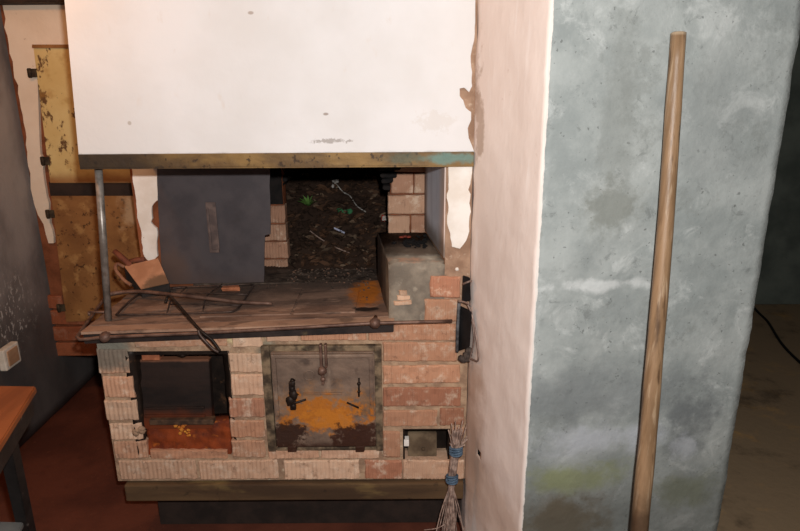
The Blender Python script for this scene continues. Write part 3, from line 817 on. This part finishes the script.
# right brick flank
bm = B()
zl = LZ+.0
z = zl-.004
xr = JB-.002
for k, h in enumerate([.07, .072, .074, .074]):
    cut_ = HX1+(.0 if k < 2 else .012*(k-1))
    if k % 2: brick(bm, cut_, xr, z, z+h-.007, OY-.012, depth=.08, pitch=.012, rib=.0012, tint=(U(.9, 1.05), U(.3, 1), U(0, .5), 1))
    else:
        brick(bm, cut_, cut_+.075, z, z+h-.007, OY-.012, depth=.08, pitch=.012, rib=.0012, tint=(U(.9, 1.05), U(.3, 1), U(0, .5), 1))
        brick(bm, cut_+.08, xr, z, z+h-.007, OY-.010, depth=.08, pitch=.012, rib=.0012, tint=(U(.85, 1.0), U(.3, 1), U(0, .5), 1))
    z += h
obj('mouth_flank', bm, M['hearthbrick'], ov)
bm = B(); corbel(bm, HX1-.01, -1, 1.130, OY-.05); obj('corbel', bm, M['soot'], ov, label='sooty stepped corbel')
# white flake at the left corner of the oven block
bm = B()
prism(bm, jag(px_outline([(131, 160), (160, 160), (158, 200), (152, 206), (151, 222), (157, 228), (158, 256), (153, 261), (148, 260), (143, 250), (140, 225), (137, 200)], OY), .012, .004, 21, keep=(0,)), OY-.004, OY+.008, bev=.001)
obj('corner_plaster', bm, M['lime'], ov, label='white plaster flake')

# ------------------------------------------------------------------ hood
hd = empty('stove_hood', ((SX0+SX1)/2, SY, HB), 'big white plastered smoke hood over the stove on a rusty angle iron', 'hood')
hx0 = PY(80, 160, SY).x+.006
bm = B()
k = .06*(CEIL-HB)
prism(bm, [(hx0, HB+.03), (SX1+.002, HB+.03), (SX1+.002, CEIL), (hx0+k, CEIL)], SY+.008, SY+.07)
prism(bm, [(hx0, HB+.03), (hx0+.07, HB+.03), (hx0+.07+k, CEIL), (hx0+k, CEIL)], SY+.07, OY)
shell = obj('hood_core', bm, M['render'], hd)
bm = B()
zt0 = PY(300, 153, SY).z
ol = [(hx0-.006, zt0), (PY(474, 152, SY).x, zt0)]
ol += [tuple(PY(x, y, SY).xz) for x, y in [(472, 146), (468, 138), (467, 128), (471, 120), (471, 112), (465, 108), (463, 100), (459, 96), (459, 88), (464, 87), (469, 92), (472, 86), (472, 72), (470, 62), (471, 50), (474, 40), (475, 22), (475, 5)]]
LEAN = .06
ol += [(SX1-.001, CEIL), (hx0-.006+LEAN*(CEIL-zt0), CEIL)]
prism(bm, jag(ol, .014, .0028, 31, keep=(0, len(ol)-3, len(ol)-2, len(ol)-1)), SY-.004, SY+.012, bev=.0015)
k = LEAN*(CEIL-zt0); hexa(bm, [(hx0-.006, SY+.012, zt0), (hx0, SY+.012, zt0), (hx0, OY, zt0), (hx0-.006, OY, zt0), (hx0-.006+k, SY+.012, CEIL), (hx0+k, SY+.012, CEIL), (hx0+k, OY, CEIL), (hx0-.006+k, OY, CEIL)])
obj('hood_plaster', bm, M['hood'], hd)
bm = B()
q = pr(79, 476, 153.5, 167, SY-.008)
box(bm, q[0], SX1, SY-.010, SY-.003, HB-.001, zt0+.001, bev=.0015)
box(bm, q[0], SX1, SY-.010, SY+.05, HB-.004, HB+.002, bev=.001)
obj('angle_iron', bm, M['angle'], hd)
bm = B()
pt, pb = PY(98.5, 168, SY+.04), PZ(108.5, 320, zt(-.86)+.001)
pt.z = HB-.003
tube(bm, [pb, pt], .0105, 16)
obj('support_pole', bm, M['steel'], hd)

# ------------------------------------------------------------------ grey sheet in the hearth
sh = empty('metal_sheet', PY(213, 284, OY-.02), 'dark blue-grey metal sheet standing upright at the back of the cooktop', 'metal sheet')
bm = B()
ol = px_outline([(157, 166), (270, 166), (270.5, 234), (265, 235), (264, 282), (163, 284), (160, 240)], OY-.018)
zmin = zt(-.7)+.004
ol = [(a, max(b, zmin)) for a, b in ol]
prism(bm, jag(ol, .03, .0012, 41), OY-.02, OY-.015, bev=.0005)
obj('sheet', bm, M['sheet'], sh)
bm = B(); q = pr(208, 218, 202, 252, OY-.02)
box(bm, q[0], q[1], OY-.026, OY-.02, q[2], q[3], bev=.002); box(bm, q[0]+.003, q[0]+.010, OY-.03, OY-.02, q[2]+.01, q[3]-.02, bev=.002)
box(bm, q[0], q[1], OY-.03, OY-.02, q[2], q[2]+.012, bev=.002)
obj('handle_strip', bm, simple('brown_grey_strip', (118, 98, 90), (86, 72, 68), 30, .6), sh)

# ------------------------------------------------------------------ litter in the mouth
def hz(x, y):
    t = max(0, (y-2.27)/.62)
    return ZT-.003+.40*min(1, t)**1.0+.03*mn.noise(Vector((x*14, y*14, 1)))*min(1, t*6)+.016*mn.noise(Vector((x*40, y*40, 2)))*min(1, t*6)
bm = B(); L = tint_layer(bm)
X0, X1, Y0, Y1 = CX0+.01, CX1-.01, 2.27, BY+.36
nx, ny = 50, 70
g = [[bm.verts.new((X0+(X1-X0)*i/nx, Y0+(Y1-Y0)*j/ny, hz(X0+(X1-X0)*i/nx, Y0+(Y1-Y0)*j/ny))) for i in range(nx+1)] for j in range(ny+1)]
for j in range(ny):
    for i in range(nx): bm.faces.new((g[j][i], g[j][i+1], g[j+1][i+1], g[j+1][i]))
for f in bm.faces:
    for l in f.loops: l[L] = (1, .1, 0, 1)
for k in range(2600):
    x, y = U(X0+.01, X1-.012), U(Y0+.02, Y1-.03)
    s = .006+.024*R()**2
    M4 = Matrix.Translation((x, y, hz(x, y)+.004)) @ Matrix.Rotation(U(0, 6.28), 4, 'Z') @ Matrix.Rotation(U(-.4, .9), 4, 'X') @ Matrix.Rotation(U(-.6, .6), 4, 'Y')
    pts = [(-s, 0, 0), (-s*.3, -s*.5, .003), (s*.5, -s*.4, .004), (s, 0, 0), (s*.5, s*.45, .004), (-s*.3, s*.5, .003)]
    vs = [M4 @ Vector(p) for p in pts]
    if any(v.x < X0 or v.x > X1 or (v.y < 2.385 and not HX0 < v.x < HX1) for v in vs): continue
    c = (1, min(1, max(0, R()*.5+1.2*mn.noise(Vector((x*11, y*11, 6)))+.2)), R(), 1)
    mid = M4 @ Vector((0, 0, -s*.25)); cv = bm.verts.new(mid); vv = [bm.verts.new(v) for v in vs]
    for i in range(6):
        f = bm.faces.new((vv[i], vv[(i+1) % 6], cv))
        for l in f.loops: l[L] = c
o = obj('leaf_litter', bm, M['litter'])
tag(o, 'brown heap of dry leaves and earth filling the oven mouth', 'leaf litter', kind='stuff')
def onheap(x, y, lift=.006):
    d = ray(x, y)
    t = 1.9
    while t < 3.4:
        p = CAM+d*(t/d.y)
        if p.z < hz(p.x, p.y)+lift: break
        t += .004
    return p
bm = B(); c = onheap(309, 206)
for k in range(7):
    a = -1.2+k*.4
    tip = c+Vector((math.sin(a)*.05, -.012+U(-.02, .01), .012+.04*math.cos(a))); mid = c.lerp(tip, .5)+Vector((0, -.006, .008))
    w = Vector((.0045, 0, 0.002))
    v = [bm.verts.new(p) for p in (c-w*.4, c+w*.4, mid+w, tip, mid-w)]
    bm.faces.new(v)
e = bmesh.ops.solidify(bm, geom=bm.faces[:], thickness=.0008)
tag(obj('grass_sprig', bm, M['green']), 'small bright green grass sprig growing in the leaf heap', 'plant')
bm = B(); c = onheap(342, 213)
for k in range(4):
    cx = c+Vector((-.03+.02*k, U(-.006, .006), U(-.006, .012)))
    v = [bm.verts.new(cx+Vector(p)) for p in ((-.016, 0, -.004), (0, -.008, -.009), (.018, 0, -.002), (.008, .005, .012), (-.009, .004, .010))]
    bm.faces.new(v)
bmesh.ops.solidify(bm, geom=bm.faces[:], thickness=.0008)
tag(obj('green_leaf', bm, M['deepgreen']), 'flat dark green leaf lying mid-heap in the oven mouth', 'leaf')
bm = B(); tube(bm, smoothpath([onheap(331, 178), onheap(338, 186, .012), onheap(343, 192), onheap(350, 196, .012), onheap(357, 206), onheap(366, 212)], 6), [.002+.005*abs(mn.noise(Vector((i*.4, 2, 1)))) for i in range(31)], 6)
c = onheap(336, 186, .01)
for k in range(6): sphere(bm, c+Vector((U(-.015, .02), U(-.01, .01), U(-.025, .025))), U(.006, .012), jit=.6, sub=1, sx=.7)
tag(obj('plastic_strip', bm, M['paleplastic']), 'crumpled pale grey plastic strip trailing down the leaf heap', 'plastic scrap')
bm = B(); a, b = onheap(334, 229), onheap(345, 234)
dd = (b-a); up = Vector((0, -.3, 1)).normalized()*.008
hexa(bm, [a, b, b+Vector((0, .006, 0)), a+Vector((0, .006, 0)), a+up, b+up, b+up+Vector((0, .006, 0)), a+up+Vector((0, .006, 0))], bev=.0015)
tag(obj('paper_stub', bm, M['bluewhite']), 'short bluish-white paper stub lying low in the leaf heap', 'paper scrap')
bm = B(); tube(bm, smoothpath([onheap(310, 231), onheap(321, 239, .01), onheap(335, 247, .01), onheap(350, 253)], 6), .0028, 6)
tag(obj('thin_twig', bm, M['twig']), 'thin curved pale twig at the foot of the leaf heap', 'twig')
bm = B(); c = onheap(383, 219, .01)
v = [bm.verts.new(c+Vector(p)) for p in ((-.012, 0, -.016), (.006, -.006, -.018), (.012, 0, .012), (-.004, .004, .018))]; bm.faces.new(v); bmesh.ops.solidify(bm, geom=bm.faces[:], thickness=.0012)
w = empty('wrapper_scrap', c, 'small red and white wrapper at the right of the leaf heap', 'wrapper')
obj('wrapper_red', bm, M['redpaper'], w)
bm = B(); v = [bm.verts.new(c+Vector(p)) for p in ((-.004, -.01, -.006), (.014, -.012, -.002), (.012, -.008, .016), (-.002, -.006, .012))]; bm.faces.new(v); bmesh.ops.solidify(bm, geom=bm.faces[:], thickness=.0012)
obj('wrapper_white', bm, M['whitepaper'], w)
bm = B(); c = Vector((JX-.075, 2.07, LZ+.001)); c = PZ(405, 238, LZ)
for k in range(3): sphere(bm, c+Vector((-.012+.012*k, U(-.006, .006), .005)), .010, jit=.6, sub=1, sz=.5)
tag(obj('brick_crumb', bm, simple('red_crumb', (140, 62, 44), (112, 48, 36), 60, .95)), 'reddish brick crumb lying on the sooty ledge', 'brick fragment')

# ------------------------------------------------------------------ things on the cooktop
# crumbs of soot and clay
bm = B()
for k in range(420):
    x, y = U(-.55, -.06), 2.29-.42*R()**1.7
    if y > 2.10 and x < HX0+.02: continue
    if y < 2.10 and x < -.5: continue
    zz = (zt(x) if y < 2.115 else ZT+.006)
    if lx0-.05 < x+.02: continue
    sphere(bm, (x, y, zz+.001), U(.0015, .005)*(1.4 if y > 2.15 else 1), mi=int(R() < .3), jit=.5, sub=1, sz=.7)
tag(obj('hearth_crumbs', bm, [M['earth'], simple('dusty_crumb', (122, 92, 74), (92, 70, 58), 60)]), 'fine soot and clay crumbs scattered before the oven mouth', 'crumbs', kind='stuff')
# ash scoop
c0 = PZ(141, 290, .785)
sp = empty('ash_scoop', c0, 'small clay-brown ash scoop tipped over at the left back of the cooktop', 'scoop')
A1 = PY(141, 289, 2.00); A2 = PY(169, 283, 2.03); A3 = PY(158, 258, 2.10); A4 = PY(124, 266, 2.07)
nn = (A2-A1).cross(A4-A1).normalized()
if nn.z < 0: nn = -nn
bm = B(); hexa(bm, [p-nn*.004 for p in (A1, A2, A3, A4)]+[A1, A2, A3, A4], bev=.001)
obj('pan', bm, M['scoop'], sp)
bm = B()
def skirt(bm, a, b, h=.028):
    dz = lambda p: Vector((p.x, p.y, max(zt(p.x)+.003, p.z-h)))
    i = nn*-.0045
    a, b = a+i, b+i
    off = Vector((0, .003, 0))
    hexa(bm, [dz(a), dz(b), dz(b)+off, dz(a)+off, a, b, b+off, a+off])
skirt(bm, A1, A2); skirt(bm, A2, A3, .06); skirt(bm, A4, A1, .045)
obj('pan_side', bm, M['scoopdark'], sp, label='dark blackened sides')
bm = B()
tube(bm, smoothpath([A4+Vector((.0, 0, -.003)), PY(117, 264, 2.06), PY(116, 270, 2.04), PY(124, 280, 2.02), PY(131, 285, 2.01)], 6), .006, 8)
obj('handle', bm, M['palestick'], sp)
bm = B(); a, b = PY(114.5, 251, 2.10), PY(129, 264, 2.08); tube(bm, [a, a.lerp(b, .5), b, b+Vector((.02, .0, -.06))], [.009, .0105, .0105, .009], 9)
tag(obj('wood_stick', bm, M['stickwood']), 'short reddish round stick leaning behind the ash scoop', 'stick')
bm = B(); a, b = PY(130, 261, 2.105), PY(145, 259.5, 2.105); tube(bm, [a+Vector((-.01, 0, -.07)), a, a.lerp(b, .5), b], [.008, .01, .011, .009], 7)
tag(obj('wood_stub', bm, M['stickwood']), 'short dark red wood stub poking out over the scoop', 'stick')
# rack
rk = empty('oven_rack', PZ(190, 300, ZT), 'brown wire oven rack lying flat on the cooktop', 'rack')
H = lambda x, y: (lambda p: Vector((p.x, p.y, zt(p.x)+.0075)))(PZ(x, y, ZT+.006))
bm = B()
rim = [H(116, 312.5), H(160, 313), H(200, 312.5), H(225, 312.5), H(234, 311.5), H(240, 307), H(246, 298), H(252, 289), H(253, 286), H(247, 284.8), H(220, 285.5), H(185, 286), H(172, 287)]
back_l = H(140, 290)
tube(bm, smoothpath(rim, 5), .0038, 8)
tube(bm, smoothpath([rim[-1], H(150, 289), H(136, 294), H(124, 304), H(116, 312.5)], 5), .0038, 8)
rim_o = obj('rack_rim', bm, M['rack'], rk)
for (a, b) in [((170, 304), (240, 307)), ((140, 291), (128, 302)), ((222, 285), (206, 297)), ((206, 297), (203, 312)), ((172, 296), (167, 313)), ((248, 296), (150, 292)), ((186, 287), (178, 296))]:
    bm = B(); p, q = H(*a), H(*b); p.z += .003; q.z += .003; tube(bm, smoothpath([p, p.lerp(q, .5)+Vector((0, 0, .002)), q], 3), .0026, 6)
    obj('rack_wire', bm, M['rack'], rk)
# poker
bm = B()
p = [PZ(109, 294.5, .80), PZ(120, 292.5, .80), PZ(141, 291.5, .806), PZ(172, 294.5, .81), PZ(206, 298, .812), PZ(240, 302, .808), PZ(272, 303.5, .803)]
tube(bm, smoothpath(p, 4), [.008]*5+[.0062]*20, 9)
pk = obj('fire_poker', bm, M['rail'])
tag(pk, 'long brown iron poker lying lengthwise across the oven rack', 'poker')
# tongs hooked over the front edge
tg = empty('fire_tongs', PY(220, 352, SY-.06), 'dark iron fire tongs hanging over the front edge of the cooktop', 'tongs')
bm = B()
a = PZ(169, 296, .822); e1 = PY(199, 329, SY-.052); e2 = PY(220, 351, SY-.062)
tube(bm, smoothpath([a+Vector((-.012, -.005, -.022)), a, PZ(180, 307, .83), e1, PY(212, 340, SY-.06), e2], 5), .0045, 8)
obj('long_arm', bm, M['darkiron'], tg)
bm = B()
tube(bm, smoothpath([e1, PY(200, 335, SY-.060), PY(212, 348, SY-.068), e2+Vector((-.003, -.004, -.002))], 5), .0042, 8)
obj('short_arm', bm, M['rack'], tg)
bm = B(); a, b = PZ(224, 291, .80), PZ(240, 289, .80)
t = B(); bmesh.ops.create_cube(t, size=1)
c = H(232, 290); bmesh.ops.transform(t, matrix=Matrix.Translation(c+Vector((0, 0, .006))) @ Matrix.Rotation(.15, 4, 'Z') @ Matrix.Diagonal((.058, .028, .014, 1)), verts=t.verts[:])
for v in t.verts: v.co += Vector((U(-.006, .006), U(-.005, .005), 0))
bmesh.ops.bevel(t, geom=t.edges[:], offset=.002, segments=1, affect='EDGES'); merge(bm, t)
tag(obj('brick_shard', bm, M['shard']), 'orange brick shard lying at the back of the oven rack', 'brick fragment')

# ------------------------------------------------------------------ iron doors on the back wall
def irondoor(name, label, pix, mat, hinges, Y, thick=.012):
    ol = px_outline(pix, Y)
    r = empty(name, (sum(p[0] for p in ol)/len(ol), Y, min(p[1] for p in ol)), label, 'iron door')
    bm = B(); prism(bm, ol, Y, Y+thick, bev=.002)
    obj('door_leaf', bm, mat, r)
    for (x, y) in hinges:
        bm = B(); c = PY(x, y, Y-.004)
        box(bm, c.x-.016, c.x+.022, Y-.005, Y+.004, c.z-.017, c.z+.017, bev=.003); tube(bm, [(c.x-.004, Y-.006, c.z-.019), (c.x-.004, Y-.006, c.z+.019)], .007, 8)
        obj('hinge', bm, M['hinge'], r)
    return r, ol
DYB = BY-.02
d1, ol = irondoor('iron_door', 'yellow-painted rust-flecked upper iron door left of the hood', [(33, 46), (165, 46), (165, 183), (50, 183)], M['yellow'], [(31, 73), (44, 161)], DYB)
bm = B(); q = [(32, 44.5), (165, 44.5), (165, 48), (32, 48)]; prism(bm, px_outline(q, DYB-.012), DYB-.012, DYB+.012); obj('door_rim', bm, M['rustdoor'], d1)
d2, ol = irondoor('iron_door', 'brown rusty lower iron door behind the steel pole', [(51, 196), (165, 196), (170, 318), (66, 322)], M['rustdoor'], [(49, 214), (60, 308)], DYB)
bm = B(); a = px_outline([(49, 182), (165, 182), (165, 196), (51, 196)], DYB+.008)
prism(bm, a, DYB+.004, DYB+.03); struct('trim_2', bm, M['beam'])

# ------------------------------------------------------------------ corner: black scraper, twig broom
def onpier(x, y, off=.0):
    d = ray(x, y); a = Vector((SX1+.002, SY-.004)); b = Vector(PA); nr = Vector(((b-a).y, -(b-a).x)).normalized()
    if nr.x > 0: nr = -nr
    a = a+nr*off
    tt = a.dot(nr)/Vector((d.x, d.y)).dot(nr); return CAM+d*tt
c = PY(466, 345, SY-.03)
bx = empty('black_scraper', c, 'narrow black metal scraper hung by wire in the corner beside the stove', 'scraper')
bm = B()
A = [PY(459, 306, SY-.012), PY(472, 312, SY-.05), PY(470, 347, SY-.05), PY(457, 352, SY-.012)]
off = Vector((-.0, .012, 0))
hexa(bm, [A[3], A[2], A[2]+off, A[3]+off, A[0], A[1], A[1]+off, A[0]+off], bev=.002)
obj('blade', bm, M['black'], bx)
bm = B(); tube(bm, [PY(459, 303, SY-.018), PY(457.5, 330, SY-.018), PY(457, 352, SY-.018)], .005, 8); obj('edge_tube', bm, simple('grey_edge', (104, 104, 106), (60, 60, 62), 60, .5), bx)
bm = B()
A = [PY(463, 276, SY-.012), PY(470, 278, SY-.03), PY(471, 301, SY-.03), PY(462, 302, SY-.012)]
hexa(bm, [A[3], A[2], A[2]+off, A[3]+off, A[0], A[1], A[1]+off, A[0]+off], bev=.002)
obj('grip', bm, M['black'], bx)
bm = B(); tube(bm, smoothpath([PY(463, 284, SY-.03), PY(468, 282, SY-.045), PY(471, 281, SY-.03)], 4), .003, 6)
obj('tie_wire', bm, M['wire'], bx)
bm = B(); tube(bm, smoothpath([PY(458, 301, SY-.03), PY(464, 302, SY-.045), PY(469, 304, SY-.06)], 4), .003, 6)
obj('tie_wire', bm, M['wire'], bx)
bm = B()
tube(bm, smoothpath([onpier(467, 303, .02), onpier(472, 315, .012), onpier(476, 335, .008), onpier(478.5, 355, .007), onpier(477.5, 361, .008), onpier(474, 360, .01), onpier(470, 358, .012)], 5), .0028, 7)
tube(bm, smoothpath([onpier(472, 318, .012), onpier(474, 340, .01), onpier(469, 362, .012)], 5), .0024, 7)
obj('wire_loop', bm, M['wire'], bx)
bm = B(); 
for k in range(9): c = PY(U(458, 470), U(350, 360), SY-.03); sphere(bm, c, U(.007, .012), jit=.6, sub=1)
obj('cobweb_tangle', bm, simple('dusty_clump', (92, 80, 72), (60, 50, 46), 60, .95), bx)
# twig broom standing on the floor
by = SY-.085
foot_ = PY(453, 531, by); foot_.z = 0
bo = empty('twig_broom', (foot_.x, by, 0), 'little twig besom tied with blue string standing at the right corner of the stove', 'broom')
bm = B()
t1 = PY(456, 450, by); t2 = PY(452, 478, by); top = PY(459, 428, by)
for k in range(40):
    a = U(0, 6.28); r1 = U(0, 1)
    def rr(s): return Vector((math.cos(a)*s*r1, math.sin(a)*s*r1*.7, 0))
    low = Vector((t2.x-.004+random.gauss(0, .023), by+random.gauss(0, .016), U(.004, .13)))
    pts = [top+rr(.03)+Vector((U(-.006, .006), 0, U(-.06, .02))), t1+rr(.013), t2+rr(.011), t2.lerp(low, .5)+Vector((U(-.008, .008), U(-.008, .008), 0)), low]
    tube(bm, smoothpath(pts, 3), [U(.0016, .0026)]*13, 5)
tube(bm, smoothpath([PY(448, 522, by-.01), PY(438, 528, by-.01), PY(424, 530, by-.01)], 4), .002, 5)
obj('twigs', bm, M['twig'], bo)
for c, rad in ((t1, .018), (t2, .0165)):
    bm = B()
    for k in range(4): tube(bm, [(c.x+rad*math.cos(i*.3927), c.y+rad*.8*math.sin(i*.3927), c.z-.010+.006*k+.003*math.sin(i*.39+k)) for i in range(16)], .0036, 6, closed=True)
    tube(bm, [(c.x-.012, c.y-.014, c.z), (c.x-.02, c.y-.02, c.z+.008)], .002, 5)
    obj('string_binding', bm, M['bluestring'], bo)

# ------------------------------------------------------------------ wooden pole on the pier
bm = B()
def front_y(x): return PA[1]+(PB[1]-PA[1])*(x-PA[0])/(PB[0]-PA[0])
tp = PY(678.5, 33, 1.396); yb = 1.21
e_ = PY(640, 531, 1.27); bt = tp+(e_-tp)*(tp.z/(tp.z-e_.z)); yb = bt.y
pm = PY(643, 520, 1.19)
n = 30; pts = []
for k in range(n+1):
    t = k/n; p = tp.lerp(bt, t); p.x += .004*math.sin(t*5)+.002*mn.noise(Vector((t*6, 1, 1))); pts.append(p)
tube(bm, [tp+Vector((0, 0, .003))]+pts, [.010]+[.0158+.0072*(k/n)+.0008*mn.noise(Vector((k*.5, 3, 3))) for k in range(n+1)], 20)
tag(obj('wooden_pole', bm, M['wood']), 'long worn round wooden handle leaning against the grey pier', 'wooden handle')

# ------------------------------------------------------------------ table at the lower left
TZ = .75
c1 = PZ(36, 386, TZ); c2 = PZ(-2, 447, TZ)
e = (c2-c1).normalized()
tb = empty('side_table', (c1.x-.2, c1.y-.3, 0), 'small wooden-topped table with black metal frame at the lower left', 'table')
w = Vector((-.42, .02, 0)); far = c1; near = c1+e*.52
bm = B()
def slab(bm, a, b, wv, z0, z1, bev=.003):
    hexa(bm, [Vector((p.x, p.y, z0)) for p in (a, b, b+wv, a+wv)]+[Vector((p.x, p.y, z1)) for p in (a, b, b+wv, a+wv)], bev=bev)
slab(bm, far, near, w, TZ-.018, TZ); obj('table_top', bm, M['tabletop'], tb)
bm = B(); i = Vector((-.012, 0, 0)); slab(bm, far+i+e*.012, near+i-e*.012, w*.95, TZ-.075, TZ-.018); obj('apron', bm, M['tableframe'], tb)
t1 = PZ(7, 440, .68); t0 = PY(27, 531, 1.35); t0 = t1+(t0-t1)*(t1.z/(t1.z-t0.z))
for (s, k) in ((0, 0), (.3, 0), (0, 1), (.3, 1)):
    bm = B(); o_ = e*s+w*.75*k; p, q = t1+o_, t0+o_; q.z = 0; q.x -= .1*k
    hexa(bm, [(q.x-.014, q.y-.014, 0), (q.x+.014, q.y-.014, 0), (q.x+.014, q.y+.014, 0), (q.x-.014, q.y+.014, 0),
              (p.x-.016, p.y-.016, TZ-.03), (p.x+.016, p.y-.016, TZ-.03), (p.x+.016, p.y+.016, TZ-.03), (p.x-.016, p.y+.016, TZ-.03)], bev=.002)
    obj('leg', bm, M['tableframe'], tb)
bm = B(); f_ = t1.lerp(t0, .46)+Vector((.01, -.02, 0)); slab(bm, f_, f_+e*.34, w*.8, .40, .415); obj('lower_shelf', bm, M['shelfgrey'], tb)

# socket on left wall
p = PX(5, 356, LWX)
bm = B(); box(bm, LWX+.002, LWX+.032, p.y-.05, p.y+.05, p.z-.045, p.z+.045, bev=.006)
so = empty('wall_socket', p, 'small ivory socket box on the dark left wall above the table', 'socket')
obj('socket_box', bm, M['socket'], so)
bm = B(); box(bm, LWX+.030, LWX+.036, p.y-.034, p.y+.034, p.z-.032, p.z+.032, bev=.002)
obj('socket_plate', bm, M['socketface'], so)
# cable in the far room
bm = B()
pts = [PZ(745, 296, .01), PZ(757, 311, .008), PZ(768, 322, .008), PZ(782, 344, .008), PZ(802, 364, .008), PZ(830, 385, .008)]
tube(bm, smoothpath(pts, 6), .0075, 8)
tag(obj('floor_cable', bm, M['cable']), 'black cable lying on the brown floor beyond the grey pier', 'cable')

# ------------------------------------------------------------------ light
def point(name, loc, e, colr, r):
    l = bpy.data.lights.new(name, 'POINT'); l.energy = e; l.color = colr; l.shadow_soft_size = r
    o = bpy.data.objects.new(name, l); o.location = loc; col.objects.link(o); return o
point('camera_flash', (.055, -.02, CAMH+.11), 116, (1, .985, .975), .018)
point('ceiling_bulb', (-1.2, 1.5, 2.0), 13, (1, .45, .16), .04)
w = bpy.data.worlds.new('world'); sc.world = w; w.use_nodes = True
w.node_tree.nodes['Background'].inputs[0].default_value = (.9, .8, .7, 1); w.node_tree.nodes['Background'].inputs[1].default_value = .015
vs = sc.view_settings; sc.display_settings.display_device = 'sRGB'
vs.view_transform = 'Standard'; vs.look = 'None'; vs.gamma = 1; vs.exposure = 0; vs.use_curve_mapping = False
